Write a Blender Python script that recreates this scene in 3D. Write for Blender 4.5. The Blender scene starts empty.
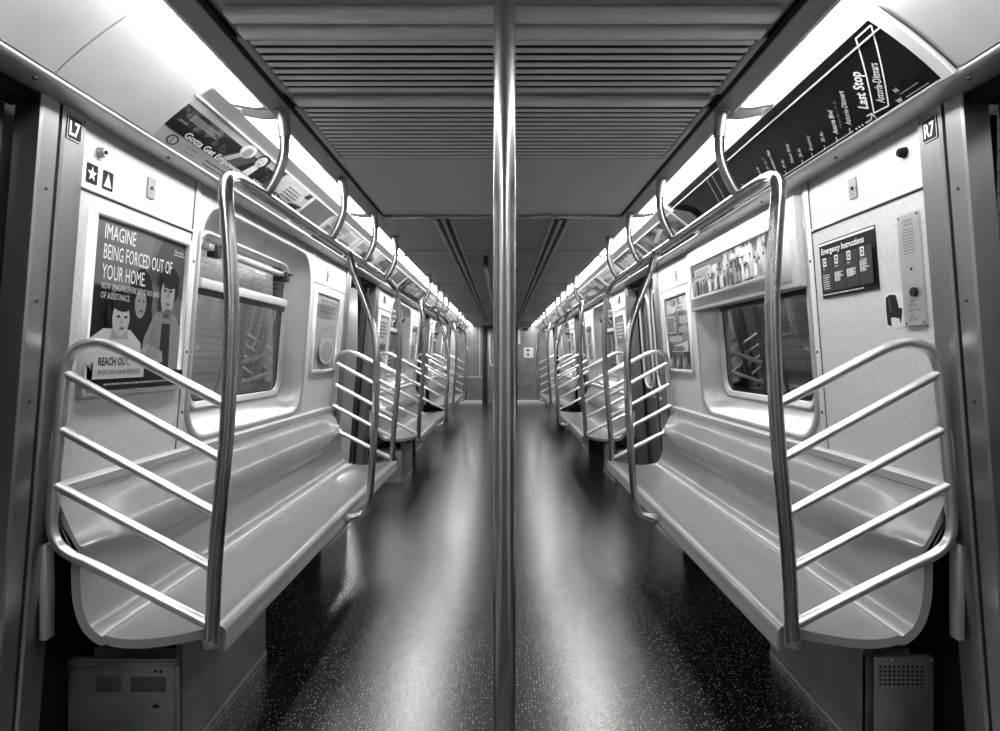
import bpy, bmesh, math, random
from mathutils import Vector, Matrix
random.seed(7)
sc = bpy.context.scene
COL = sc.collection
H = 1.27            # camera height
F = 630.0
# ------------------------------------------------------------------ camera
cd = bpy.data.cameras.new('camera'); cam = bpy.data.objects.new('camera', cd); COL.objects.link(cam)
cam.location = (0, 0, H); cam.rotation_euler = (math.pi/2, 0, 0)
cd.sensor_width = 36; cd.lens = F/1000*36
cd.shift_x = -2/1000; cd.shift_y = -8.5/1000
cd.clip_start = .02; cd.clip_end = 200
sc.camera = cam
vs = sc.view_settings
vs.view_transform = 'Standard'; vs.look = 'None'; vs.gamma = 1; vs.use_curve_mapping = False; vs.exposure = 0.0
sc.cycles.use_denoising = True
sc.cycles.max_bounces = 10; sc.cycles.diffuse_bounces = 6; sc.cycles.glossy_bounces = 6
sc.cycles.transparent_max_bounces = 16; sc.cycles.caustics_reflective = False
sc.cycles.sample_clamp_indirect = 6
w = bpy.data.worlds.new('world'); sc.world = w; w.use_nodes = True
w.node_tree.nodes['Background'].inputs[0].default_value = (0, 0, 0, 1)
w.node_tree.nodes['Background'].inputs[1].default_value = 0

# ------------------------------------------------------------------ materials
def g(v): return (v, v, v, 1)
def mat(name, v, rough=.5, metal=0., noise=None, bump=None, spec=.5, coat=0., stretch=(1, 1, 1), rvar=0.):
    m = bpy.data.materials.new(name); m.use_nodes = True
    nt = m.node_tree; b = nt.nodes['Principled BSDF']
    b.inputs['Base Color'].default_value = g(v); b.inputs['Roughness'].default_value = rough
    b.inputs['Metallic'].default_value = metal; b.inputs['Specular IOR Level'].default_value = spec
    b.inputs['Coat Weight'].default_value = coat; b.inputs['Coat Roughness'].default_value = .12
    if noise or bump or rvar:
        tc = nt.nodes.new('ShaderNodeTexCoord'); mp = nt.nodes.new('ShaderNodeMapping')
        mp.inputs['Scale'].default_value = stretch
        nt.links.new(tc.outputs['Object'], mp.inputs['Vector'])
    if noise:
        sc_, amp = noise
        n = nt.nodes.new('ShaderNodeTexNoise'); n.inputs['Scale'].default_value = sc_; n.inputs['Detail'].default_value = 4
        nt.links.new(mp.outputs[0], n.inputs['Vector'])
        r = nt.nodes.new('ShaderNodeMapRange'); r.inputs['From Min'].default_value = .3; r.inputs['From Max'].default_value = .7
        r.inputs['To Min'].default_value = max(0, v-amp); r.inputs['To Max'].default_value = min(1, v+amp)
        nt.links.new(n.outputs['Fac'], r.inputs['Value']); nt.links.new(r.outputs[0], b.inputs['Base Color'])
    if rvar:
        n = nt.nodes.new('ShaderNodeTexNoise'); n.inputs['Scale'].default_value = 3; n.inputs['Detail'].default_value = 6
        nt.links.new(mp.outputs[0], n.inputs['Vector'])
        r = nt.nodes.new('ShaderNodeMapRange'); r.inputs['From Min'].default_value = .3; r.inputs['From Max'].default_value = .7
        r.inputs['To Min'].default_value = rough-rvar; r.inputs['To Max'].default_value = rough+rvar
        nt.links.new(n.outputs['Fac'], r.inputs['Value']); nt.links.new(r.outputs[0], b.inputs['Roughness'])
    if bump:
        sc_, st = bump
        n = nt.nodes.new('ShaderNodeTexNoise'); n.inputs['Scale'].default_value = sc_; n.inputs['Detail'].default_value = 3
        nt.links.new(mp.outputs[0], n.inputs['Vector'])
        bp = nt.nodes.new('ShaderNodeBump'); bp.inputs['Strength'].default_value = st; bp.inputs['Distance'].default_value = .002
        nt.links.new(n.outputs['Fac'], bp.inputs['Height']); nt.links.new(bp.outputs[0], b.inputs['Normal'])
    return m
M = {}
M['panel'] = mat('wall_laminate', .63, .42, noise=(70, .05))
M['white'] = mat('white_enamel', .78, .35)
M['cove'] = mat('cove_enamel', .55, .35, noise=(5, .04))
M['steel'] = mat('brushed_steel', .30, .36, 1, noise=(6, .06), bump=(90, .15), stretch=(1, 1, .03))
M['steel_h'] = mat('brushed_steel_lengthwise', .5, .33, 1, noise=(6, .06), bump=(90, .12), stretch=(1, .03, 1))
M['bezel'] = mat('satin_window_surround', .55, .4, .75, noise=(5, .05))
M['dull'] = mat('dull_steel', .30, .42, .8, noise=(8, .06))
M['tube'] = mat('tube_steel', .42, .24, 1, rvar=.06)
M['tube_b'] = mat('barrier_tube_steel', .72, .32, 1)
M['pole'] = mat('centre_pole_steel', .50, .22, 1, rvar=.04)
M['seat'] = mat('moulded_seat_plastic', .24, .28, 0, noise=(3, .025), coat=.35)
M['ledge'] = mat('seat_top_trim', .55, .3, .4)
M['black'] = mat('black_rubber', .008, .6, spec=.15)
M['dark'] = mat('dark_paint', .03, .5, spec=.25)
M['gasket'] = mat('rubber_gasket', .02, .45)
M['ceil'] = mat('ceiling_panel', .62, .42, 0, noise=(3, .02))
M['ceil_shaded'] = mat('ceiling_panel_shaded', .16, .4, 0, noise=(2, .02))  # weaker light on the far ceiling is put into this darker grey
M['soffit'] = mat('soffit_panel', .33, .42, 0, noise=(4, .02))
M['slat'] = mat('grille_slat', .85, .35, .3)
M['box'] = mat('cabinet_steel', .10, .4, .5, noise=(7, .03))
M['endwall'] = mat('end_wall_steel', .22, .36, .4, noise=(4, .05))
M['strip'] = mat('light_trim', .8, .3, .3)
M['concrete'] = mat('concrete', .25, .9, noise=(6, .05))
def printm(v):
    k = 'print_%03d' % int(round(v*100))
    if k not in M: M[k] = mat('printed_tone', v, .5, spec=.08)
    return k
def signm(v):
    k = 'sign_%03d' % int(round(v*100))
    if k not in M: M[k] = mat('glossy_print', v, .16, spec=.12)
    return k
def photo_mat(name, lo, hi, scale, sy=1.0, thr=(.42, .58), rough=.4):
    m = bpy.data.materials.new(name); m.use_nodes = True; nt = m.node_tree; b = nt.nodes['Principled BSDF']
    tc = nt.nodes.new('ShaderNodeTexCoord'); mp = nt.nodes.new('ShaderNodeMapping'); mp.inputs['Scale'].default_value = (1, 1, sy)
    nt.links.new(tc.outputs['Object'], mp.inputs['Vector'])
    n = nt.nodes.new('ShaderNodeTexNoise'); n.inputs['Scale'].default_value = scale; n.inputs['Detail'].default_value = 8; n.inputs['Roughness'].default_value = .65
    nt.links.new(mp.outputs[0], n.inputs['Vector'])
    r = nt.nodes.new('ShaderNodeMapRange'); r.inputs['From Min'].default_value = thr[0]; r.inputs['From Max'].default_value = thr[1]
    r.inputs['To Min'].default_value = lo; r.inputs['To Max'].default_value = hi
    nt.links.new(n.outputs['Fac'], r.inputs['Value']); nt.links.new(r.outputs[0], b.inputs['Base Color'])
    b.inputs['Roughness'].default_value = rough; b.inputs['Specular IOR Level'].default_value = .12
    return m
M['foliage'] = photo_mat('printed_foliage', .015, .3, 22, thr=(.5, .75))
M['collage'] = photo_mat('printed_collage', .03, .55, 14, .8)
M['scene'] = photo_mat('printed_scene', .08, .6, 6, 1.)
M['dimfoto'] = photo_mat('printed_dim_photo', .02, .25, 7)
M['seatref'] = M['seat']

def floor_mat():
    m = bpy.data.materials.new('speckled_floor'); m.use_nodes = True; nt = m.node_tree; b = nt.nodes['Principled BSDF']
    tc = nt.nodes.new('ShaderNodeTexCoord')
    v = nt.nodes.new('ShaderNodeTexVoronoi'); v.voronoi_dimensions = '2D'; v.inputs['Scale'].default_value = 80
    nt.links.new(tc.outputs['Object'], v.inputs['Vector'])
    lt = nt.nodes.new('ShaderNodeMapRange'); lt.inputs['From Min'].default_value = .10; lt.inputs['From Max'].default_value = .20
    lt.inputs['To Min'].default_value = 1; lt.inputs['To Max'].default_value = 0
    nt.links.new(v.outputs['Distance'], lt.inputs['Value'])
    sp = nt.nodes.new('ShaderNodeSeparateColor'); nt.links.new(v.outputs['Color'], sp.inputs[0])
    th = nt.nodes.new('ShaderNodeMapRange'); th.inputs['From Min'].default_value = .5; th.inputs['From Max'].default_value = .95
    nt.links.new(sp.outputs[0], th.inputs['Value'])
    mu = nt.nodes.new('ShaderNodeMath'); mu.operation = 'MULTIPLY'
    nt.links.new(lt.outputs[0], mu.inputs[0]); nt.links.new(th.outputs[0], mu.inputs[1])
    mx = nt.nodes.new('ShaderNodeMix'); mx.data_type = 'RGBA'
    n2 = nt.nodes.new('ShaderNodeTexNoise'); n2.inputs['Scale'].default_value = 1.7; n2.inputs['Detail'].default_value = 6
    nt.links.new(tc.outputs['Object'], n2.inputs['Vector'])
    r2 = nt.nodes.new('ShaderNodeMapRange'); r2.inputs['From Min'].default_value = .3; r2.inputs['From Max'].default_value = .7
    r2.inputs['To Min'].default_value = .005; r2.inputs['To Max'].default_value = .009
    nt.links.new(n2.outputs['Fac'], r2.inputs['Value'])
    nt.links.new(mu.outputs[0], mx.inputs['Factor']); nt.links.new(r2.outputs[0], mx.inputs['A']); mx.inputs['B'].default_value = g(.62)
    nt.links.new(mx.outputs['Result'], b.inputs['Base Color'])
    r3 = nt.nodes.new('ShaderNodeMapRange'); r3.inputs['From Min'].default_value = .3; r3.inputs['From Max'].default_value = .7
    r3.inputs['To Min'].default_value = .215; r3.inputs['To Max'].default_value = .24
    nt.links.new(n2.outputs['Fac'], r3.inputs['Value']); nt.links.new(r3.outputs[0], b.inputs['Roughness'])
    b.inputs['Specular IOR Level'].default_value = 1.0; b.inputs['IOR'].default_value = 1.7
    n3 = nt.nodes.new('ShaderNodeTexNoise'); n3.inputs['Scale'].default_value = 160; n3.inputs['Detail'].default_value = 3
    nt.links.new(tc.outputs['Object'], n3.inputs['Vector'])
    bp = nt.nodes.new('ShaderNodeBump'); bp.inputs['Strength'].default_value = .5; bp.inputs['Distance'].default_value = .001
    nt.links.new(n3.outputs['Fac'], bp.inputs['Height']); nt.links.new(bp.outputs[0], b.inputs['Normal'])
    return m
M['floor'] = floor_mat()
def emit(name, v, s):
    m = bpy.data.materials.new(name); m.use_nodes = True; nt = m.node_tree
    b = nt.nodes['Principled BSDF']; b.inputs['Base Color'].default_value = g(.8)
    b.inputs['Emission Color'].default_value = g(v); b.inputs['Emission Strength'].default_value = s
    return m
M['lamp'] = emit('fluorescent_diffuser', 1, 27.0)
M['stlamp'] = emit('station_lamp', 1, 36.0)
M['bulb'] = emit('small_lamp', 1, 3)
def glass():
    m = bpy.data.materials.new('window_glass'); m.use_nodes = True; nt = m.node_tree
    for n in list(nt.nodes): nt.nodes.remove(n)
    o = nt.nodes.new('ShaderNodeOutputMaterial'); mx = nt.nodes.new('ShaderNodeMixShader')
    t = nt.nodes.new('ShaderNodeBsdfTransparent'); t.inputs[0].default_value = g(.75)
    gl = nt.nodes.new('ShaderNodeBsdfGlossy'); gl.inputs['Roughness'].default_value = .02; gl.inputs[0].default_value = g(.95)
    ge = nt.nodes.new('ShaderNodeNewGeometry'); dt = nt.nodes.new('ShaderNodeVectorMath'); dt.operation = 'DOT_PRODUCT'
    nt.links.new(ge.outputs['Incoming'], dt.inputs[0]); nt.links.new(ge.outputs['Normal'], dt.inputs[1])
    ab = nt.nodes.new('ShaderNodeMath'); ab.operation = 'ABSOLUTE'; nt.links.new(dt.outputs['Value'], ab.inputs[0])
    su = nt.nodes.new('ShaderNodeMath'); su.operation = 'SUBTRACT'; su.inputs[0].default_value = 1; nt.links.new(ab.outputs[0], su.inputs[1])
    pw = nt.nodes.new('ShaderNodeMath'); pw.operation = 'POWER'; pw.inputs[1].default_value = 4; nt.links.new(su.outputs[0], pw.inputs[0])
    fr = nt.nodes.new('ShaderNodeMapRange'); fr.inputs['To Min'].default_value = .11; fr.inputs['To Max'].default_value = 1; nt.links.new(pw.outputs[0], fr.inputs['Value'])
    nt.links.new(fr.outputs[0], mx.inputs[0]); nt.links.new(t.outputs[0], mx.inputs[1]); nt.links.new(gl.outputs[0], mx.inputs[2])
    nt.links.new(mx.outputs[0], o.inputs[0]); return m
M['glass'] = glass()
def tile(name, c1, c2, mortar, sx=1.0):
    m = bpy.data.materials.new(name); m.use_nodes = True; nt = m.node_tree; b = nt.nodes['Principled BSDF']
    tc = nt.nodes.new('ShaderNodeTexCoord'); sp = nt.nodes.new('ShaderNodeSeparateXYZ'); cb = nt.nodes.new('ShaderNodeCombineXYZ')
    nt.links.new(tc.outputs['Object'], sp.inputs[0]); nt.links.new(sp.outputs[1], cb.inputs[0]); nt.links.new(sp.outputs[2], cb.inputs[1])
    br = nt.nodes.new('ShaderNodeTexBrick'); br.inputs['Scale'].default_value = 2.2
    br.inputs['Color1'].default_value = g(c1); br.inputs['Color2'].default_value = g(c2); br.inputs['Mortar'].default_value = g(mortar)
    br.inputs['Mortar Size'].default_value = .012; br.inputs['Brick Width'].default_value = .5; br.inputs['Row Height'].default_value = .25
    nt.links.new(cb.outputs[0], br.inputs['Vector']); nt.links.new(br.outputs['Color'], b.inputs['Base Color'])
    b.inputs['Roughness'].default_value = .3
    return m
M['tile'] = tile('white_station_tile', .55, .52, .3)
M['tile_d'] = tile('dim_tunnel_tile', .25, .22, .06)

# ------------------------------------------------------------------ helpers
def finish(bm, name, m, parent=None, smooth=35, **kw):
    me = bpy.data.meshes.new(name)
    bmesh.ops.recalc_face_normals(bm, faces=bm.faces[:]) if kw.get('recalc', True) else None
    if smooth:
        a = math.radians(smooth)
        for f in bm.faces: f.smooth = True
        for e in bm.edges:
            if len(e.link_faces) == 2:
                try:
                    if e.calc_face_angle() > a: e.smooth = False
                except ValueError: pass
    bm.to_mesh(me); bm.free()
    for k in (m if isinstance(m, (list, tuple)) else [m]): me.materials.append(M[k])
    o = bpy.data.objects.new(name, me); COL.objects.link(o)
    if parent is not None: o.parent = parent
    return o
def tag(o, label=None, cat=None, group=None, kind=None):
    if label: o['label'] = label
    if cat: o['category'] = cat
    if group: o['group'] = group
    if kind: o['kind'] = kind
    return o
def struct(o, label=None):
    o['kind'] = 'structure'
    if label: o['label'] = label
    return o
def empty(name, loc=(0, 0, 0)):
    o = bpy.data.objects.new(name, None); o.empty_display_size = .1; COL.objects.link(o); o.location = loc
    return o
def reroot(o, loc):
    """give thing o an origin at loc, children/mesh keep their world place"""
    loc = Vector(loc)
    if o.type == 'MESH':
        o.data.transform(Matrix.Translation(-loc)); o.location = loc
    else: o.location = loc
    for c in o.children: c.matrix_parent_inverse = Matrix.Translation(-loc)
def add_box(bm, x0, x1, y0, y1, z0, z1, bev=0, fn=None):
    if x0 > x1: x0, x1 = x1, x0
    b2 = bmesh.new(); bmesh.ops.create_cube(b2, size=1)
    for v in b2.verts: v.co = Vector((x0+(v.co.x+.5)*(x1-x0), y0+(v.co.y+.5)*(y1-y0), z0+(v.co.z+.5)*(z1-z0)))
    if bev: bmesh.ops.bevel(b2, geom=b2.edges[:], offset=bev, segments=2, affect='EDGES', profile=.5)
    merge(bm, b2, fn)
def merge(bm, b2, fn=None, mi=None):
    mp = {}
    for v in b2.verts: mp[v] = bm.verts.new(fn(*v.co) if fn else v.co)
    for f in b2.faces:
        try: nf = bm.faces.new([mp[v] for v in f.verts]); nf.material_index = f.material_index if mi is None else mi
        except ValueError: pass
    b2.free()
def catmull(pts, n=6):
    pts = [Vector(p) for p in pts]; out = []
    P = [pts[0]*2-pts[1]] + pts + [pts[-1]*2-pts[-2]]
    for i in range(1, len(P)-2):
        a, b, c, d = P[i-1:i+3]
        for k in range(n):
            t = k/n
            out.append(.5*((2*b)+(c-a)*t+(2*a-5*b+4*c-d)*t*t+(3*b-a-3*c+d)*t**3))
    out.append(pts[-1]); return out
def add_tube(bm, pts, r, seg=14, n=6, smooth=True, r2=None):
    P = catmull(pts, n) if smooth and len(pts) > 2 else [Vector(p) for p in pts]
    N = len(P); rings = []
    up = None
    for i, p in enumerate(P):
        t = (P[min(i+1, N-1)]-P[max(i-1, 0)]).normalized()
        if up is None:
            up = Vector((0, 1, 0)) if abs(t.y) < .9 else Vector((1, 0, 0))
        a = (up-t*up.dot(t)).normalized(); b = t.cross(a); up = a
        rr = r if r2 is None else r+(r2-r)*i/(N-1)
        rings.append([bm.verts.new(p+(a*math.cos(q)+b*math.sin(q))*rr) for q in [2*math.pi*k/seg for k in range(seg)]])
    for i in range(N-1):
        for k in range(seg):
            bm.faces.new((rings[i][k], rings[i][(k+1) % seg], rings[i+1][(k+1) % seg], rings[i+1][k]))
    bm.faces.new(rings[0][::-1]); bm.faces.new(rings[-1])
def tube(name, pts, r, m, parent=None, **k):
    bm = bmesh.new(); add_tube(bm, pts, r, **k); return finish(bm, name, m, parent, 50)
def rrect(y0, y1, z0, z1, r, n=6):
    out = []
    for cy, cz, a0 in ((y1-r, z1-r, 0), (y0+r, z1-r, 90), (y0+r, z0+r, 180), (y1-r, z0+r, 270)):
        for k in range(n+1):
            a = math.radians(a0+90*k/n); out.append((cy+r*math.cos(a), cz+r*math.sin(a)))
    return out
def plate(bm, outer, holes, fn, d=0):
    b2 = bmesh.new()
    for loop in [outer]+holes:
        vs_ = [b2.verts.new((p[0], p[1], 0)) for p in loop]
        for i in range(len(vs_)): b2.edges.new((vs_[i], vs_[(i+1) % len(vs_)]))
    if holes: bmesh.ops.triangle_fill(b2, use_beauty=True, edges=b2.edges[:])
    else: b2.faces.new(b2.verts[:])
    merge(bm, b2, lambda x, y, z: fn(x, y, d))
def loft(bm, loops, fn, closed=True, cap=False):
    R = [[bm.verts.new(fn(p[0], p[1], d)) for p in L] for L, d in loops]
    n = len(R[0])
    for i in range(len(R)-1):
        for k in range(n): bm.faces.new((R[i][k], R[i][(k+1) % n], R[i+1][(k+1) % n], R[i+1][k]))
    if cap: bm.faces.new(R[-1])
def sweep_y(bm, prof, y0, y1, s, closed=True, caps=True):
    """prof: (X, zo) list"""
    A = [bm.verts.new((s*x, y0, H+z)) for x, z in prof]; B = [bm.verts.new((s*x, y1, H+z)) for x, z in prof]
    n = len(prof)
    for k in range(n if closed else n-1):
        bm.faces.new((A[k], A[(k+1) % n], B[(k+1) % n], B[k]))
    if closed and caps: bm.faces.new(A[::-1]); bm.faces.new(B)
def XW(zo): return 1.26-.078*zo
def W(s):
    return lambda y, zo, d=0: Vector((s*(XW(zo)-d), y, H+zo))
# cove arc
C0, CC, C1 = Vector((1.130, .712)), Vector((1.040, .802)), Vector((.93, .87))
def CV(s):
    def f(y, t, d=0):
        p = C0*(1-t)**2+CC*2*t*(1-t)+C1*t*t
        tg = ((CC-C0)*(1-t)+(C1-CC)*t).normalized(); nrm = Vector((tg.y, -tg.x))  # inward-down
        if nrm.x > 0: nrm = -nrm
        p = p+nrm*d
        return Vector((s*p.x, y, H+p.y))
    return f
CLEN = .27
# ------------------------------------------------------------------ flat artwork
_tc = {}
def text_geo(body, bold=0, shear=0, space=1):
    k = (body, bold, shear, space)
    if k not in _tc:
        cu = bpy.data.curves.new('t', 'FONT'); cu.body = body; cu.size = 1; cu.offset = bold; cu.shear = shear; cu.resolution_u = 2
        cu.space_character = space; cu.fill_mode = 'BOTH'
        o = bpy.data.objects.new('t', cu); me = bpy.data.meshes.new_from_object(o)
        _tc[k] = ([(v.co.x, v.co.y) for v in me.vertices], [tuple(p.vertices) for p in me.polygons])
        bpy.data.objects.remove(o); bpy.data.meshes.remove(me); bpy.data.curves.remove(cu)
    return _tc[k]
class Art:
    def __init__(s, tones=printm): s.L = []; s.k = 0; s.mats = []; s.tone = tones
    def mi(s, v):
        k = v if isinstance(v, str) else s.tone(v)
        if k not in s.mats: s.mats.append(k)
        return s.mats.index(k)
    def poly(s, pts, v, k=None):
        if k is None: s.k += 1; k = s.k
        s.L.append(([tuple(p) for p in pts], [tuple(range(len(pts)))], s.mi(v), k)); return s
    def rect(s, a0, b0, a1, b1, v): return s.poly([(a0, b0), (a1, b0), (a1, b1), (a0, b1)], v)
    def ell(s, a, b, ra, rb, v, n=18, rot=0):
        c, q = math.cos(rot), math.sin(rot)
        return s.poly([(a+ra*math.cos(t)*c-rb*math.sin(t)*q, b+ra*math.cos(t)*q+rb*math.sin(t)*c) for t in [2*math.pi*i/n for i in range(n)]], v)
    def line(s, a0, b0, a1, b1, wd, v):
        dx, dy = a1-a0, b1-b0; L = math.hypot(dx, dy); nx, ny = -dy/L*wd/2, dx/L*wd/2
        return s.poly([(a0+nx, b0+ny), (a0-nx, b0-ny), (a1-nx, b1-ny), (a1+nx, b1+ny)], v)
    def text(s, body, a, b, h, v, wd=None, bold=0, shear=0, up=False, align='l', rot=0):
        V, Fc = text_geo(body, bold, shear)
        if not V: return s
        sx = h/.70
        w0 = max(x for x, y in V)
        kx = sx if wd is None else wd/w0
        s.k += 1
        off = 0 if align == 'l' else -.5*w0*kx
        if rot:
            c_, s_ = math.cos(rot), math.sin(rot); P = [(a+(x*kx)*c_-(y*sx)*s_, b+(x*kx)*s_+(y*sx)*c_) for x, y in V]
        elif up: P = [(a-y*sx, b+x*kx+off) for x, y in V]
        else: P = [(a+x*kx+off, b+y*sx) for x, y in V]
        s.L.append((P, Fc, s.mi(v), s.k)); return s
    def build(s, name, fn, parent=None, cuts=(), th=0.0006, d0=0.0):
        bm = bmesh.new(); step = th
        for P, Fc, mi, k in s.L:
            b2 = bmesh.new(); vv = [b2.verts.new((p[0], p[1], 0)) for p in P]
            for f in Fc:
                try: nf = b2.faces.new([vv[i] for i in f]); nf.material_index = mi
                except ValueError: pass
            for c in cuts:
                bmesh.ops.bisect_plane(b2, geom=b2.verts[:]+b2.edges[:]+b2.faces[:], plane_co=(0, c, 0), plane_no=(0, 1, 0))
            merge(bm, b2, lambda x, y, z: fn(x, y, d0+step*k))
        return finish(bm, name, s.mats, parent, 0, recalc=False)
def lines(A, a0, b0, a1, b1, n, v, h, seed=0, ragged=.3):
    """small illegible lines of print"""
    r = random.Random(seed)
    for i in range(n):
        b = b1-(b1-b0)*(i+.5)/n; a = a0; end = a1-(a1-a0)*r.random()*ragged
        while a < end:
            L = h*(1.2+3*r.random()); A.poly([(a, b-h/2), (min(a+L, end), b-h/2), (min(a+L, end), b+h/2), (a, b+h/2)], v, k=A.k+1); a += L+h*.7
    A.k += 1
ORD = ['nearest', 'second', 'third', 'fourth', 'fifth', 'sixth', 'seventh', 'eighth', 'ninth', 'tenth', 'eleventh', 'twelfth', 'thirteenth']
SN = {-1: 'left', 1: 'right'}
Y0, Y1 = -1.6, 17.4
PITCH = 4.4
BEN = [(1.82+PITCH*k, 4.90+PITCH*k) for k in range(3)]

# ------------------------------------------------------------------ shell of the car
bm = bmesh.new(); add_box(bm, -1.36, 1.36, Y0, Y1+.1, -.05, 0)
struct(finish(bm, 'floor', 'floor', smooth=0), 'dark speckled floor with long bright reflections')
# ceiling
bm = bmesh.new()
ZC = .88; ZB = .862; YB = 3.90
add_box(bm, -.76, .76, Y0, YB, H+ZC+.012, H+ZC+.05)
add_box(bm, -.745, .745, 2.80, YB, H+ZC, H+ZC+.012)
add_box(bm, -.745, .745, Y0, -.2, H+ZC, H+ZC+.012)
struct(finish(bm, 'ceiling', 'ceil', smooth=0), 'flat grey ceiling panel behind the slatted vents')
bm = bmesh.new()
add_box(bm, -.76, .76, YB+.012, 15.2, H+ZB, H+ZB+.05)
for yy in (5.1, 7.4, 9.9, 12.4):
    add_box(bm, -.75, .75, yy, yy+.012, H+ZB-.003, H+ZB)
struct(finish(bm, 'ceiling', 'ceil_shaded', smooth=0), 'ceiling with painted-in shade running to the end of the car')
bm = bmesh.new(); add_box(bm, -.745, .745, YB-.004, YB+.014, H+ZB-.004, H+ZC+.004, .002)
struct(finish(bm, 'trim_1', 'tube', smooth=30), 'thin bright metal trim crossing the ceiling')
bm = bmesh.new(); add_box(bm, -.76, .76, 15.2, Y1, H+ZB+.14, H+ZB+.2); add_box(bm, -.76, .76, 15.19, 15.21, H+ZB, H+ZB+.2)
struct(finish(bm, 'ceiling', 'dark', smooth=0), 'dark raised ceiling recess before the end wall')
# lengthwise diffuser slots
for s in (-1, 1):
    v = empty('air_diffuser', (s*.36, 3.95, H+ZB))
    for k, (a, b, mm, dz) in enumerate(((.305, .325, 'dull', .012), (.332, .352, 'black', .002), (.359, .379, 'dull', .012), (.386, .402, 'black', .002), (.409, .429, 'dull', .012))):
        bm = bmesh.new(); add_box(bm, s*a, s*b, YB+.02, 15.0, H+ZB-dz, H+ZB-.0005, .0)
        o = finish(bm, 'slot' if mm == 'black' else 'blade', mm, v, 0); o.matrix_parent_inverse = Matrix.Translation(-v.location)
    tag(v, 'long narrow air diffuser in the shaded ceiling, %s of the aisle pole' % SN[s], 'air vent', 'air diffusers along the ceiling')
# slatted vents over the near aisle
def grille(name, ys, bar, label):
    v = empty(name, (0, ys[0], H+ZC))
    bm = bmesh.new()
    for y in ys:
        prof = [(-.0132, -.0035), (-.0128, -.0052), (-.005, -.0075), (.005, -.0075), (.0128, -.0052), (.0132, -.0035), (.012, -.004), (0, -.006), (-.012, -.004)]
        A = [bm.verts.new((-.70, y+p[0], H+ZC+p[1])) for p in prof]; B = [bm.verts.new((.70, y+p[0], H+ZC+p[1])) for p in prof]
        for k in range(len(prof)): bm.faces.new((A[k], A[(k+1) % len(prof)], B[(k+1) % len(prof)], B[k]))
        bm.faces.new(A); bm.faces.new(B)
    o = finish(bm, 'slat_panel', 'slat', v, 50); o.matrix_parent_inverse = Matrix.Translation(-v.location)
    bm = bmesh.new(); add_box(bm, -.71, .71, bar-.028, bar+.028, H+ZC-.012, H+ZC+.012, .008)
    o = finish(bm, 'end_bar', 'slat', v, 50); o.matrix_parent_inverse = Matrix.Translation(-v.location)
    bm = bmesh.new()
    add_box(bm, -.71, .71, ys[0]-.04, ys[-1]+.03, H+ZC+.0105, H+ZC+.0118)
    o = finish(bm, 'backing', 'black', v, 0); o.matrix_parent_inverse = Matrix.Translation(-v.location)
    for s in (-1, 1):
        bm = bmesh.new(); add_box(bm, s*.702, s*.728, ys[0]-.03, ys[-1]+.03, H+ZC-.008, H+ZC+.01, .003)
        o = finish(bm, 'side_rail', 'soffit', v, 30); o.matrix_parent_inverse = Matrix.Translation(-v.location)
    tag(v, label, 'ceiling vent')
k_ = ZC/.93
grille('ceiling_vent', [1.79*k_+.0465*k_*(i+1.4) for i in range(8)], 1.80*k_, 'slatted ceiling vent nearest the camera, with eight wide crosswise slats')
grille('ceiling_vent', [2.365*k_+.0455*k_*i for i in range(13)], 2.29*k_, 'slatted ceiling vent of thirteen narrower slats, farther down the aisle')
grille('ceiling_vent', [-.1+.0455*k_*i for i in range(34)], 1.62, 'slatted ceiling vent directly overhead')

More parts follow.
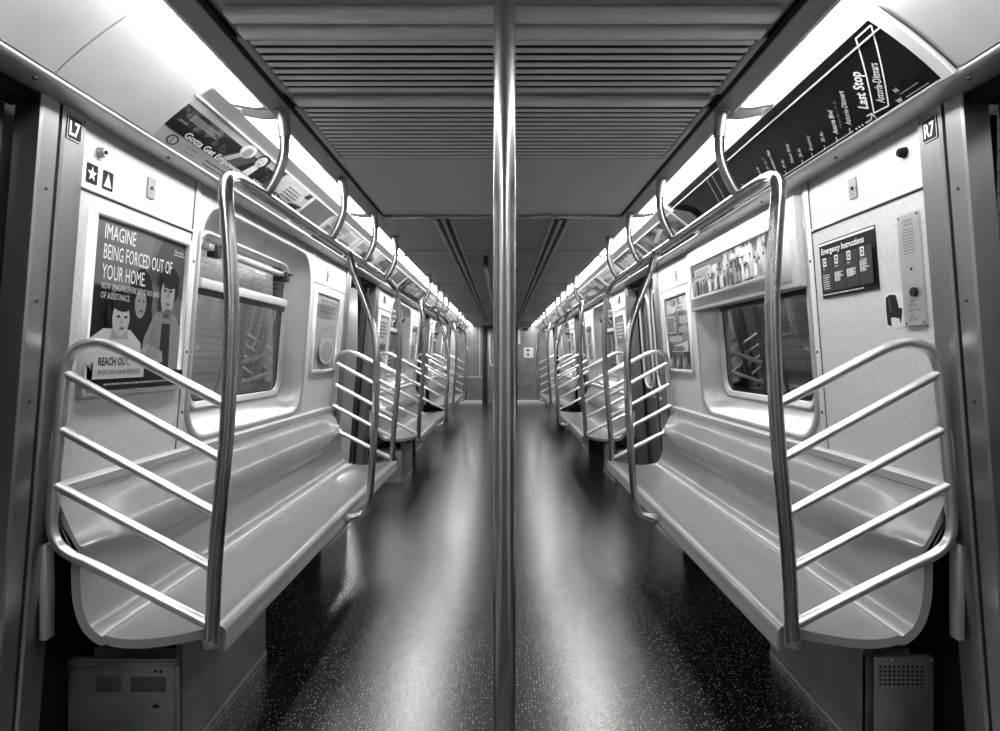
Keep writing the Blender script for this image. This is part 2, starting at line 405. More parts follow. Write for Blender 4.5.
for s in (-1, 1):
    n = SN[s]
    # soffit + groove + ledge + cove
    bm = bmesh.new()
    sweep_y(bm, [(.80, .852), (.747, .866), (.735, .90), (.80, .95), (.84, .95)], Y0, Y1, s)
    struct(finish(bm, 'trim_2' if s < 0 else 'trim_3', 'soffit', smooth=30), 'grey soffit band beside the %s light row' % n)
    bm = bmesh.new()
    sweep_y(bm, [(.747, .870), (.733, .8765), (.733, .90), (.747, .90)], Y0, 3.88, s)
    struct(finish(bm, 'trim_4' if s < 0 else 'trim_5', 'black', smooth=0), 'black groove beside the ceiling vents, %s side' % n)
    bm = bmesh.new()
    t_ = [(CV(1)(0, t/8, -.004)) for t in range(9)]
    prof = [(v.x, v.z-H) for v in t_]
    prof += [(.93, .92), (1.2, .92), (1.2, .70)]
    sweep_y(bm, prof, Y0, Y1, s)
    struct(finish(bm, 'trim_6' if s < 0 else 'trim_7', 'steel_h', smooth=40), 'curved metal cove behind the %s overhead adverts' % n)
    bm = bmesh.new()
    prof = catmull([Vector((1.143, .722)), Vector((1.130, .716)), Vector((1.126, .706)), Vector((1.133, .698)), Vector((1.16, .694)), Vector((1.206, .692))], 4)
    prof = [(p.x, p.y) for p in prof]+[(1.24, .70), (1.24, .74)]
    sweep_y(bm, prof, Y0, Y1, s)
    struct(finish(bm, 'trim_8' if s < 0 else 'trim_9', 'bezel', smooth=50), 'rounded ledge running above the %s wall' % n)
    bm = bmesh.new()
    for y in [1.55+.62*i for i in range(25)]:
        c = Vector((s*1.15, y, H+.689)); add_tube(bm, [c, c+Vector((-s*.001, 0, -.005))], .006, 8, smooth=False)
    struct(finish(bm, 'trim_32' if s < 0 else 'trim_33', 'dark', smooth=0), 'screws under the %s ledge' % n)
    # ------------------------ wall
    bm = bmesh.new(); w_ = W(s)
    ZT = .70; ZS = -.40
    def rect_(y0, y1, z0, z1): return [(y0, z0), (y1, z0), (y1, z1), (y0, z1)]
    for (b0, b1) in BEN:
        hole = rrect(b0+.74, b1-.90, -.335, .635, .16)
        plate(bm, rect_(b0, b0+.67, ZS, ZT), [], w_)
        plate(bm, rect_(b0+.67, b1-.87, ZS, ZT), [hole], w_)
        plate(bm, rect_(b1-.87, b1, ZS, ZT), [], w_)
    plate(bm, rect_(15.05, Y1, -1.27, ZT), [], w_)
    struct(finish(bm, 'wall_%s' % n, 'panel', smooth=0, recalc=False), 'pale laminate wall of the %s side' % n)
    bm = bmesh.new()
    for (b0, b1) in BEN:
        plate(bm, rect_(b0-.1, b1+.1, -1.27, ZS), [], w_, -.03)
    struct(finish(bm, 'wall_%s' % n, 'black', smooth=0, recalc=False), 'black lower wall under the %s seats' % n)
    # outer skin over the doorways (header)
    bm = bmesh.new()
    for y0_, y1_ in [(Y0, 1.66)]+[(BEN[k][1]+.16, BEN[k+1][0]-.16) for k in range(2)]+[(BEN[2][1]+.16, 15.1)]:
        add_box(bm, s*1.225, s*1.50, y0_, y1_, H+.665, H+.71)
    struct(finish(bm, 'trim_10' if s < 0 else 'trim_11', 'black', smooth=0), 'dark header above the %s doors' % n)
    # jambs
    bm = bmesh.new()
    def jamb(y, dr):
        # y = wall end, dr = direction into doorway
        def P_(prof):
            A = [bm.verts.new(w_(y+dr*q, -1.27, d)) for q, d in prof]; B = [bm.verts.new(w_(y+dr*q, .695, d)) for q, d in prof]
            for k in range(len(prof)): bm.faces.new((A[k], A[(k+1) % len(prof)], B[(k+1) % len(prof)], B[k]))
            bm.faces.new(A[::-1]); bm.faces.new(B)
        P_([(0.0, 0), (.003, .008), (.084, .008), (.090, .002), (.090, -.03), (0, -.03)])
        P_([(.090, -.012), (.102, -.012), (.102, -.03), (.090, -.03)])
        P_([(.102, -.002), (.106, .004), (.160, .002), (.165, -.004), (.165, -.07), (.102, -.07)])
    for k, (b0, b1) in enumerate(BEN): jamb(b0, -1); jamb(b1, 1)
    struct(finish(bm, 'trim_12' if s < 0 else 'trim_13', 'steel', smooth=30), 'brushed steel door jambs on the %s side' % n)
    bm = bmesh.new()
    for zz in (.45, .15, -.12):
        for (b0, b1) in BEN[:1]:
            c = w_(b0-.134, zz, .004); add_tube(bm, [c, c+Vector((-s*.003, 0, 0))], .004, 8, smooth=False)
    struct(finish(bm, 'trim_34' if s < 0 else 'trim_35', 'dark', smooth=0), 'screws in the %s near jamb' % n)
    # panel ridge, seam strips, screws
    bm = bmesh.new()
    def wbox(y0, y1, z0, z1, d0, d1, bev=0): add_box(bm, d0, d1, y0, y1, z0, z1, bev, lambda x, y, z: w_(y, z, x))
    for (b0, b1) in BEN:
        wbox(b0, b0+.665, .492, .502, 0, .006, .002); 
        wbox(b0+.665, b0+.70, ZS+.02, ZT, 0, .005, .002)
        wbox(b1-.865, b1-.835, ZS+.02, ZT, 0, .004, .0015)
        wbox(b1-.83, b1, .492, .498, 0, .004, .001)
    struct(finish(bm, 'trim_14' if s < 0 else 'trim_15', 'white', smooth=30), 'pale seam strips between the %s wall panels' % n)
    bm = bmesh.new()
    for (b0, b1) in BEN:
        wbox(b0, b0+.665, .486, .4918, 0, .002); wbox(b0+.661, b0+.665, ZS+.02, ZT, 0, .002); wbox(b0+.70, b0+.704, ZS+.02, ZT, 0, .002)
        for zz in (.38, .02, -.22):
            c = w_(b0+.683, zz, .005); add_tube(bm, [c, c+Vector((-s*.002, 0, 0))], .006, 8, smooth=False)
    struct(finish(bm, 'trim_16' if s < 0 else 'trim_17', 'gasket', smooth=0), 'dark joints between the %s wall panels' % n)
    # ------------------------ windows
    for k, (b0, b1) in enumerate(BEN):
        a, b = b0+.74, b1-.90
        bm = bmesh.new()
        loft(bm, [(rrect(a-.035, b+.035, -.365, .65, .18), 0.0005), (rrect(a-.033, b+.033, -.363, .65, .18), .004), (rrect(a, b, -.335, .635, .16), .004), (rrect(a+.006, b-.006, -.33, .63, .155), -.006),
                  (rrect(a+.05, b-.05, -.295, .60, .14), -.045), (rrect(a+.11, b-.13, -.245, .565, .11), -.085), (rrect(a+.13, b-.15, -.235, .555, .10), -.087)], w_)
        nm = 'window_%d' % (k*2+(1 if s < 0 else 2))
        win = struct(finish(bm, nm, 'bezel', smooth=40, recalc=False), '%s recessed train window with rounded surround, %s side' % (ORD[k], n))
        bm = bmesh.new()
        loft(bm, [(rrect(a+.125, b-.145, -.24, .56, .10), -.088), (rrect(a+.128, b-.148, -.237, .557, .10), -.076), (rrect(a+.145, b-.165, -.222, .545, .09), -.074), (rrect(a+.15, b-.17, -.218, .54, .09), -.084),
                  (rrect(a+.165, b-.185, -.203, .528, .08), -.082), (rrect(a+.17, b-.19, -.198, .523, .08), -.094)], w_)
        finish(bm, 'window_frame', 'bezel', win, 30, recalc=False)
        bm = bmesh.new(); loft(bm, [(rrect(a+.17, b-.19, -.198, .523, .08), -.0935), (rrect(a+.178, b-.198, -.19, .515, .075), -.0925)], w_)
        finish(bm, 'gasket', 'gasket', win, 30, recalc=False)
        bm = bmesh.new()
        plate(bm, rrect(a+.16, b-.18, -.205, .53, .08), [], w_, -.095)
        finish(bm, 'window_pane', 'glass', win, 0, recalc=False)
        bm = bmesh.new()
        wbox(a+.165, b-.185, .30, .345, -.094, -.062, .006)
        finish(bm, 'mullion', 'strip', win, 30)
        bm = bmesh.new()
        wbox(a+.165, b-.185, .275, .30, -.094, -.078, .003)
        finish(bm, 'lower_seal', 'gasket', win, 30)
        bm = bmesh.new()
        wbox(a+.19, b-.21, .47, .495, -.09, -.055, .004)
        finish(bm, 'hopper_bar', 'bezel', win, 30)
        for yy in (a+.24, b-.30):
            bm = bmesh.new(); wbox(yy, yy+.06, .445, .50, -.09, -.04, .006); wbox(yy+.02, yy+.09, .485, .497, -.06, -.035, .003)
            finish(bm, 'latch', 'dark', win, 30)

# ------------------------------------------------------------------ doors
def door(s, y0, y1, idx, is_open):
    n = SN[s]; w_ = W(s)
    ym = (y0+y1)/2
    spans = [(y0+.01, ym-.004), (ym+.004, y1-.01)]
    if is_open: spans = [(y0-.53, y0+.03), (y1-.03, y1+.53)]
    for j, (a, b) in enumerate(spans):
        bm = bmesh.new()
        ca, cb = (a+b)/2-.165, (a+b)/2+.165
        out = [(a, -1.26), (b, -1.26), (b, .665), (a, .665)]
        plate(bm, out, [rrect(ca, cb, -.27, .55, .12)], w_, -.09)
        plate(bm, out, [rrect(ca, cb, -.27, .55, .12)], w_, -.125)
        loft(bm, [(rrect(ca, cb, -.27, .55, .12), -.09), (rrect(ca, cb, -.27, .55, .12), -.125)], w_)
        loft(bm, [(out, -.09), (out, -.125)], w_)
        d = struct(finish(bm, 'door_%d' % idx, 'steel', smooth=20), '%s leaf of the %s sliding door %s' % (('near', 'far')[j], n, 'slid open' if is_open else 'closed'))
        bm = bmesh.new()
        loft(bm, [(rrect(ca-.03, cb+.03, -.30, .58, .145), -.089), (rrect(ca-.024, cb+.024, -.294, .574, .14), -.076), (rrect(ca-.006, cb+.006, -.276, .556, .125), -.076), (rrect(ca, cb, -.27, .55, .12), -.088)], w_)
        finish(bm, 'window_rim', 'strip', d, 50, recalc=False)
        bm = bmesh.new(); plate(bm, rrect(ca, cb, -.27, .55, .12), [], w_, -.105); finish(bm, 'window_pane', 'glass', d, 0, recalc=False)
        bm = bmesh.new(); e = b if j == 0 else a
        add_box(bm, -.13, -.082, e-.008, e+.008, -1.26, .66, .003, lambda x, y, z: w_(y, z, x)); finish(bm, 'edge_seal', 'gasket', d, 30)
        for q in (0, .05):
            bm = bmesh.new(); c = w_(b-.08-q if j == 0 else a+.08+q, -.36, -.088); add_tube(bm, [c, c+Vector((-s*.006, 0, 0))], .008, 8, smooth=False)
            finish(bm, 'rivet', 'strip', d, 30)
idx = 1
DO = [(.42, 1.66)]+[(BEN[k][1]+.15, BEN[k+1][0]-.15) for k in range(2)]+[(BEN[2][1]+.12, 15.0)]
for k, (a, b) in enumerate(DO):
    for s in (-1, 1):
        door(s, a, b, idx, s < 0); idx += 1
# inner wall behind camera, pocket walls
bm = bmesh.new()
for s in (-1, 1):
    add_box(bm, s*1.46, s*1.50, Y0, .43, 0, H+.65)
    plate(bm, [(Y0, -1.27), (.42, -1.27), (.42, .66), (Y0, .66)], [], W(s))
struct(finish(bm, 'wall_side_behind_camera', 'panel', smooth=0, recalc=False), 'pale side walls behind the camera')
bm = bmesh.new(); add_box(bm, -1.5, 1.5, Y0-.05, Y0, 0, H+.95)
struct(finish(bm, 'wall_rear', 'endwall', smooth=0), 'steel wall behind the camera')
bm = bmesh.new()
for s in (-1, 1):
    for y0_, y1_ in ((BEN[0][0]-.02, BEN[0][1]+.0), (BEN[1][0], BEN[1][1]), (BEN[2][0], BEN[2][1])):
        add_box(bm, s*1.415, s*1.43, y0_+.02, y1_, 0, H-.26); add_box(bm, s*1.415, s*1.43, y0_+.02, y0_+.8, H-.26, H+.7); add_box(bm, s*1.415, s*1.43, y1_-.97, y1_, H-.26, H+.7)
struct(finish(bm, 'wall_outer_skin', 'dark', smooth=0), 'dark outer skin behind the wall panels')
bm = bmesh.new()
for s in (-1, 1): 
    for a, b in DO: add_box(bm, s*1.30, s*1.44, a-.1, b+.1, -.002, .006)
struct(finish(bm, 'trim_18', 'dull', smooth=0), 'metal thresholds at the doors')

# ------------------------------------------------------------------ end wall
YE = Y1-.1
bm = bmesh.new(); add_box(bm, -1.3, 1.3, YE, YE+.1, 0, 2.4)
struct(finish(bm, 'wall_end', 'endwall', smooth=0), 'grey steel wall closing the far end of the car')
bm = bmesh.new(); add_box(bm, -.95, .95, YE-.3, YE-.0, H+.86, H+1.05, .01)
struct(finish(bm, 'trim_19', 'dull', smooth=20), 'flat header above the end door')
de = empty('door_end', (0, YE, 0)); struct(de, 'dark end door with a white loop handle behind the aisle pole')
def dp(name, m, fn_, sm=30):
    bm = bmesh.new(); fn_(bm); o = finish(bm, name, m, de, sm); o.matrix_parent_inverse = Matrix.Translation(-de.location); return o
dp('door_frame', 'dark', lambda bm: [add_box(bm, -.53, -.40, YE-.05, YE-.002, 0, 2.05, .005), add_box(bm, .30, .42, YE-.05, YE-.002, 0, 2.05, .005), add_box(bm, -.53, .42, YE-.05, YE-.002, 2.05, 2.16, .005)])
dp('door_leaf', 'dull', lambda bm: add_box(bm, -.40, .30, YE-.03, YE-.003, 0.01, 2.05, .004))
def end_handle(bm):
    add_tube(bm, [(-.23, YE-.03, H+.62), (-.30, YE-.09, H+.60), (-.325, YE-.10, H+.5), (-.325, YE-.10, H-.1), (-.30, YE-.09, H-.22), (-.23, YE-.03, H-.24)], .024)
tag(dp('door_handle', 'strip', end_handle, 50), 'white loop handle')
dp('door_window', 'black', lambda bm: add_box(bm, -.21, .22, YE-.036, YE-.029, 1.15, 1.85, .02))
bm = bmesh.new(); add_box(bm, -1.19, -.54, YE-.03, YE-.001, H+.60-1.15-.01, H+.60-1.15+.012)
add_box(bm, -.62, -.60, YE-.03, YE-.001, H-.52, H+.9)
struct(finish(bm, 'trim_20', 'strip', smooth=0), 'bright metal joint on the end wall')
bm = bmesh.new(); add_box(bm, -1.19, -.54, YE-.045, YE-.001, .0, .085, .004); add_box(bm, .42, 1.19, YE-.045, YE-.001, 0, .085, .004)
struct(finish(bm, 'baseboard_end', 'strip', smooth=0), 'bright metal kick plates below the end wall')
t = empty('wall_intercom', (.74, YE, H+.2))
for nm_, m_, f_ in (('body', 'white', (.60, .86, H-.02, H+.26, .02)), ('button', 'dark', (.66, .76, H+.16, H+.21, .026)), ('label_plate', 'dark', (.69, .74, H+.03, H+.10, .026))):
    bm = bmesh.new(); add_box(bm, f_[0], f_[1], YE-f_[4], YE-.001, f_[2], f_[3], .003); o = finish(bm, nm_, m_, t, 0); o.matrix_parent_inverse = Matrix.Translation(-t.location)
tag(t, 'small white control panel on the end wall beside the end door', 'control panel')
bm = bmesh.new(); add_box(bm, .56, .72, YE-.012, YE-.001, H+.72, H+.80, .003); tag(finish(bm, 'number_plate', 'dark', smooth=0), 'small dark plate high on the end wall above the control panel', 'sign')
bm = bmesh.new(); add_box(bm, .44, .50, YE-.03, YE-.001, H+.35, H+.75, .005); tag(finish(bm, 'grab_bar', 'strip', smooth=0), 'short pale vertical bar on the end wall beside the door', 'bar')
for i_, x_ in enumerate((-.55, -.16)):
    bm = bmesh.new(); c = Vector((x_, 15.24, H+.935)); add_tube(bm, [c, c+Vector((0, 0, -.03))], .05, 16, smooth=False)
    tag(finish(bm, 'recessed_lamp', 'bulb', smooth=30), '%s round lamp in the dark ceiling recess at the far end' % ('left', 'right')[i_], 'lamp')

# ------------------------------------------------------------------ light fixtures
segs = [(-1.5, .62), (.66, 2.18), (2.24, 3.78), (3.84, 5.30)]+[(5.36+1.5*i, 6.80+1.5*i) for i in range(8)]
for s in (-1, 1):
    for i, (a, b) in enumerate(segs):
        fx = empty('ceiling_light', (s*.86, (a+b)/2, H+.86))
        bm = bmesh.new()
        prof = catmull([Vector((.926, .868)), Vector((.895, .862)), Vector((.85, .855)), Vector((.808, .857))], 4)
        prof = [(p.x, p.y) for p in prof]+[(.808, .88), (.926, .885)]
        sweep_y(bm, prof, a+.03, b-.03, s)
        o = finish(bm, 'diffuser', 'lamp', fx, 30); o.matrix_parent_inverse = Matrix.Translation(-fx.location)
        for ya, yb in ((a, a+.03), (b-.03, b)):
            bm = bmesh.new(); sweep_y(bm, [(p[0], p[1]-.002) for p in prof], ya, yb, s)
            o = finish(bm, 'end_cap', 'white', fx, 30); o.matrix_parent_inverse = Matrix.Translation(-fx.location)
        bm = bmesh.new(); sweep_y(bm, [(.812, .851), (.800, .849), (.797, .86), (.812, .86)], a, b, s)
        o = finish(bm, 'edge_strip', 'strip', fx, 30); o.matrix_parent_inverse = Matrix.Translation(-fx.location)
        tag(fx, '%s glowing white light strip in the row above the %s seats, counted from the camera' % (ORD[i], SN[s]), 'ceiling light', 'overhead light strips, %s side' % SN[s])

# ------------------------------------------------------------------ benches
def bench_profile(q):
    """q 0..1: how far the lower crease has risen (1 at the bench end)"""
    zc = -.625+.06*q
    top = [(1.283, -.392), (1.275, -.41), (1.258, -.45), (1.236-.008*(1-q), -.50), (1.214-.008*(1-q), -.54), (1.204-.008*(1-q), zc+.02), (1.205, zc), (1.212, zc-.025), (1.210, -.68), (1.200, -.735), (1.182, -.775), (1.155, -.800), (1.146, -.803), (1.138, -.799), (1.128, -.803), (1.10, -.809),
           (1.05, -.812), (.98, -.806), (.90, -.792), (.855, -.781), (.83, -.773), (.812, -.772), (.798, -.780), (.791, -.795), (.790, -.82), (.794, -.845)]
    P = [Vector(p) for p in top]
    C = catmull(P, 3)
    th = .026
    low = []
    for i, p in enumerate(C):
        t = (C[min(i+1, len(C)-1)]-C[max(i-1, 0)]).normalized(); nr = Vector((-t.y, t.x))  # pick outward
        if nr.x*1+(-nr.y)*1 < 0: nr = -nr
        low.append(p+nr*th*(1 if i < len(C)-9 else 1))
    # thin underside near the lip so that it does not fold
    low = low[:-14]+[Vector((.835, -.805)), Vector((.822, -.815)), Vector((.816, -.848))]
    return [(p.x, p.y) for p in C]+[(p.x, p.y) for p in low[::-1]]
def make_bench(s, k):
    b0, b1 = BEN[k]; b1 -= .16; b0 -= .01; ym = (b0+b1)/2
    root = empty('seat_bench', (s*1.0, ym, 0))
    for j, (a, b) in enumerate(((b0+.0, ym-.0012), (ym+.0012, b1))):
        bm = bmesh.new(); rings = []
        N = 14
        for i in range(N+1):
            y = a+(b-a)*i/N; e = (y-b0) if j == 0 else (b1-y)
            q = max(0, 1-e/.5); q = q*q*(3-2*q)
            rings.append([bm.verts.new((s*x, y, H+z)) for x, z in bench_profile(q)])
        n = len(rings[0])
        for i in range(N):
            for m_ in range(n): bm.faces.new((rings[i][m_], rings[i][(m_+1) % n], rings[i+1][(m_+1) % n], rings[i+1][m_]))
        bm.faces.new(rings[0][::-1]); bm.faces.new(rings[-1])
        o = finish(bm, 'seat_shell', 'seat', root, 42)
        o.matrix_parent_inverse = Matrix.Translation(-root.location)
    bm = bmesh.new()
    sweep_y(bm, [(1.292, -.362), (1.276, -.364), (1.266, -.372), (1.266, -.398), (1.275, -.402), (1.287, -.402)], b0+.0, b1+.13, s)
    o = finish(bm, 'top_trim', 'ledge', root, 40); o.matrix_parent_inverse = Matrix.Translation(-root.location)
    for ya in (b0+.5, ym, b1-.5):
        bm = bmesh.new(); add_box(bm, s*.98, s*1.14, ya-.02, ya+.02, H-.92, H-.842, .004)
        o = finish(bm, 'bracket', 'dark', root, 30); o.matrix_parent_inverse = Matrix.Translation(-root.location)
    where = ('nearest', 'middle', 'farthest')[k]
    tag(root, '%s long grey moulded seat bench along the %s wall' % (where, SN[s]), 'bench', 'moulded seat benches along the walls')
for s in (-1, 1):
    for k in range(3): make_bench(s, k)
# under-seat boxes
for s in (-1, 1):
    for k, (b0, b1) in enumerate(BEN):
        for j, (ya, yb) in enumerate(((b0+.17, b0+.87), (b1-.87, b1-.17))):
            xi = 1.16 if j else (1.01 if s < 0 else 1.147)
            t = empty('under_seat_cabinet', (s*1.15, ya, 0))
            def part(nm_, m_, bx, sm=30, lab=None):
                if nm_ in ('lock', 'screw', 'recessed_handle', 'panel_rim') and len(bx) > 1:
                    for q in bx: part(nm_, m_, [q], sm)
                    return
                bm = bmesh.new()
                for q in bx: add_box(bm, *q)
                o = finish(bm, nm_, m_, t, sm); o.matrix_parent_inverse = Matrix.Translation(-t.location)
                if lab: tag(o, lab)
            part('body', 'box', [(s*xi, s*(xi+.02), ya, yb, 0, H-.855 if xi < 1.1 else H-.87), (s*(xi+.02), s*1.30, ya+.02, yb, 0, H-.93)])
            if j == 0:
                X0, X1 = s*xi, s*1.37
                if s < 0:
                    part('front_panel', 'dull', [(X0-.012, X1, ya-.004, ya+.018, 0, .318, .004)])
                    part('panel_rim', 'dull', [(X0-.004, X0-.022, ya-.012, ya-.003, .0, .312, .003), (X0-.004, X1, ya-.012, ya-.003, .296, .312, .003)])
                    part('recessed_handle', 'box', [(X0-.05, X0-.16, ya-.008, ya-.003, .215, .262, .003), (X0-.19, X0-.27, ya-.008, ya-.003, .215, .262, .003)])
                    part('lock', 'black', [(X0-.06, X0-.068, ya-.008, ya-.003, .275, .283, .002), (X0-.078, X0-.086, ya-.008, ya-.003, .275, .283, .002), (X0-.07, X0-.09, ya-.008, ya-.003, .165, .175, .002)])
                else:
                    part('front_panel', 'dull', [(X0+.025, X0+.215, ya-.004, ya+.018, 0, .325, .003)])
                    part('side_strip', 'box', [(X0, X0+.022, ya-.004, ya+.018, 0, .33, .003)])
                    bm = bmesh.new()
                    for r_ in range(5):
                        for c_ in range(10):
                            c = Vector((X0+.045+c_*.0145, ya-.0045, .293-r_*.0135)); add_tube(bm, [c, c+Vector((0, -.001, 0))], .0042, 8, smooth=False)
                    o = finish(bm, 'perforation', 'black', t, 0); o.matrix_parent_inverse = Matrix.Translation(-t.location)
                    part('screw', 'strip', [(X0+.075, X0+.083, ya-.008, ya-.003, .312, .318, .001), (X0+.20, X0+.208, ya-.008, ya-.003, .312, .318, .001)])
            part('base_strip', 'dull', [(s*(xi-.006), s*xi, ya, yb, 0, .02, .002)])
            where = '%s end of the %s %s bench' % (('near', 'far')[j], ('nearest', 'middle', 'farthest')[k], SN[s])
            look = ('steel cabinet with perforated front' if s > 0 else 'steel cabinet with recessed handle') if j == 0 else 'plain dark steel box'
            tag(t, '%s under the %s' % (look, where), 'cabinet', 'boxes under the seat benches')

# ------------------------------------------------------------------ barriers, poles, rails
def barrier(s, k, j):
    b0, b1 = BEN[k]; y = b0-.04 if j == 0 else b1-.20; dr = 1 if j == 0 else -1
    root = empty('seat_barrier', (s*.82, y, H-.80))
    mi = Matrix.Translation(-root.location)
    def P(x, z, dy=0): return (s*x, y+dr*dy, H+z)
    pole = [P(.822, -.81), P(.820, -.79), P(.811, -.59), P(.795, -.40), P(.778, -.21), P(.768, -.01), P(.764, .167), P(.770, .30), P(.777, .40), P(.783, .46, .005), P(.792, .503, .03), P(.806, .532, .09), P(.819, .550, .17), P(.825, .557, .26)]
    o = tube('pole', pole, .0205, 'tube', root, n=5, seg=16); o.matrix_parent_inverse = mi
    bm = bmesh.new(); add_tube(bm, [P(.822, -.818), P(.822, -.795)], .0215, 16, smooth=False)
    o = finish(bm, 'pole_foot', 'dull', root, 50); o.matrix_parent_inverse = mi
    fr = [P(.776, -.136), P(.90, -.072), P(1.03, -.003), P(1.10, .030), P(1.15, .040), P(1.20, .026), P(1.226, -.01), P(1.236, -.06), P(1.249, -.20), P(1.265, -.36), P(1.272, -.46), P(1.262, -.515), P(1.225, -.556), P(1.15, -.592), P(1.03, -.652), P(.825, -.757)]
    o = tube('frame', fr, .0150, 'tube_b', root, n=5); o.matrix_parent_inverse = mi
    for (za, xa, zb, xb) in ((-.291, .786, -.045, 1.235), (-.446, .799, -.203, 1.250), (-.600, .811, -.360, 1.265)):
        o = tube('bar', [P(xa, za), P(xb, zb)], .0135, 'tube_b', root, smooth=False); o.matrix_parent_inverse = mi
    for q in ((1.268, 1.288, -.45, -.035), (1.284, 1.304, -.80, -.53)):
        bm = bmesh.new(); add_box(bm, s*q[0], s*q[1], y-.006, y+.03 if dr > 0 else y+.006, H+q[2], H+q[3], .003)
        o = finish(bm, 'mounting_strip', 'bezel', root, 30); o.matrix_parent_inverse = mi
    tag(root, 'tubular steel barrier with slanting bars at the %s end of the %s bench, %s side' % (('near', 'far')[j], ('nearest', 'middle', 'farthest')[k], SN[s]), 'barrier', 'slanted bar barriers at the bench ends')
def rail(s, k):
    b0, b1 = BEN[k]; ya, yb = b0+.215, b1-.455
    root = empty('overhead_handrail', (s*.825, ya, H+.578)); mi = Matrix.Translation(-root.location)
    o = tube('rail', [(s*.825, ya, H+.558), (s*.825, yb, H+.558)], .0205, 'tube', root, smooth=False, seg=16); o.matrix_parent_inverse = mi
    for q in (2.2, 3.03, 3.77, 4.50):
        y = q+PITCH*k
        o = tube('hanger', [(s*.765, y, H+.858), (s*.760, y, H+.80), (s*.759, y, H+.742), (s*.763, y, H+.698), (s*.776, y, H+.656), (s*.799, y, H+.606), (s*.824, y, H+.566)], .0175, 'tube', root); o.matrix_parent_inverse = mi
        bm = bmesh.new(); add_tube(bm, [(s*.7655, y, H+.857), (s*.7595, y, H+.765)], .0215, 16, smooth=False); add_tube(bm, [(s*.766, y, H+.862), (s*.766, y, H+.852)], .032, 16, smooth=False)
        o = finish(bm, 'collar', 'dull', root, 50); o.matrix_parent_inverse = mi
    tag(root, 'overhead steel handrail with four curved hangers above the %s bench, %s side' % (('nearest', 'middle', 'farthest')[k], SN[s]), 'handrail', 'overhead handrails')
def jpole(s, k):
    y = 3.28+PITCH*k
    X = [(.800, -.826, -.06), (.775, -.828, -.04), (.742, -.822, -.01), (.712, -.795, 0), (.692, -.74, 0), (.679, -.60, 0), (.666, -.403, 0), (.655, -.21, 0), (.653, -.016, 0), (.662, .0995, 0.01), (.690, .215, .02), (.736, .332, .04), (.786, .45, .06), (.818, .56, .075)]
    root = empty('grab_pole', (s*.80, y, H-.83)); mi = Matrix.Translation(-root.location)
    o = tube('pole', [(s*x, y+dy, H+z) for x, z, dy in X], .0185, 'tube', root, n=5, seg=16); o.matrix_parent_inverse = mi
    bm = bmesh.new(); add_tube(bm, [(s*.812, y-.062, H-.826), (s*.785, y-.05, H-.828)], .025, 14, smooth=False)
    o = finish(bm, 'foot_flange', 'dull', root, 50); o.matrix_parent_inverse = mi
    tag(root, 'bowed steel grab pole rising from the middle of the %s bench, %s side' % (('nearest', 'middle', 'farthest')[k], SN[s]), 'pole', 'bowed grab poles')
for s in (-1, 1):
    for k in range(3):
        barrier(s, k, 0); barrier(s, k, 1); rail(s, k); jpole(s, k)
# centre pole
root = empty('centre_pole', (.005, 1.26, 0)); mi = Matrix.Translation(-root.location)
o = tube('pole', [(.005, 1.26, .03), (.005, 1.26, H+ZC-.02)], .0222, 'pole', root, smooth=False, seg=48); o.matrix_parent_inverse = mi
bm = bmesh.new(); add_tube(bm, [(.005, 1.26, .0), (.005, 1.26, .03)], .05, 24, smooth=False); add_tube(bm, [(.005, 1.26, .03), (.005, 1.26, .07)], .03, 24, smooth=False)
o = finish(bm, 'floor_flange', 'dull', root, 40); o.matrix_parent_inverse = mi
bm = bmesh.new(); add_tube(bm, [(.005, 1.26, H+ZC-.03), (.005, 1.26, H+ZC+.005)], .045, 24, smooth=False)
o = finish(bm, 'ceiling_flange', 'dull', root, 40); o.matrix_parent_inverse = mi
tag(root, 'thick vertical steel pole standing in the middle of the aisle, floor to ceiling', 'pole')
# ceiling rail
root = empty('ceiling_handrail', (-.14, 5.3, H+.80)); mi = Matrix.Translation(-root.location)
o = tube('rail', [(-.14, 5.35, H+.77), (-.14, 9.6, H+.77)], .017, 'dull', root, smooth=False); o.matrix_parent_inverse = mi
for y in (5.4, 7.4, 9.5):
    o = tube('bracket', [(-.14, y, H+ZB), (-.14, y, H+.765)], .02, 'dark', root, smooth=False); o.matrix_parent_inverse = mi
tag(root, 'dark horizontal handrail hung from the ceiling just left of the centre pole', 'handrail')

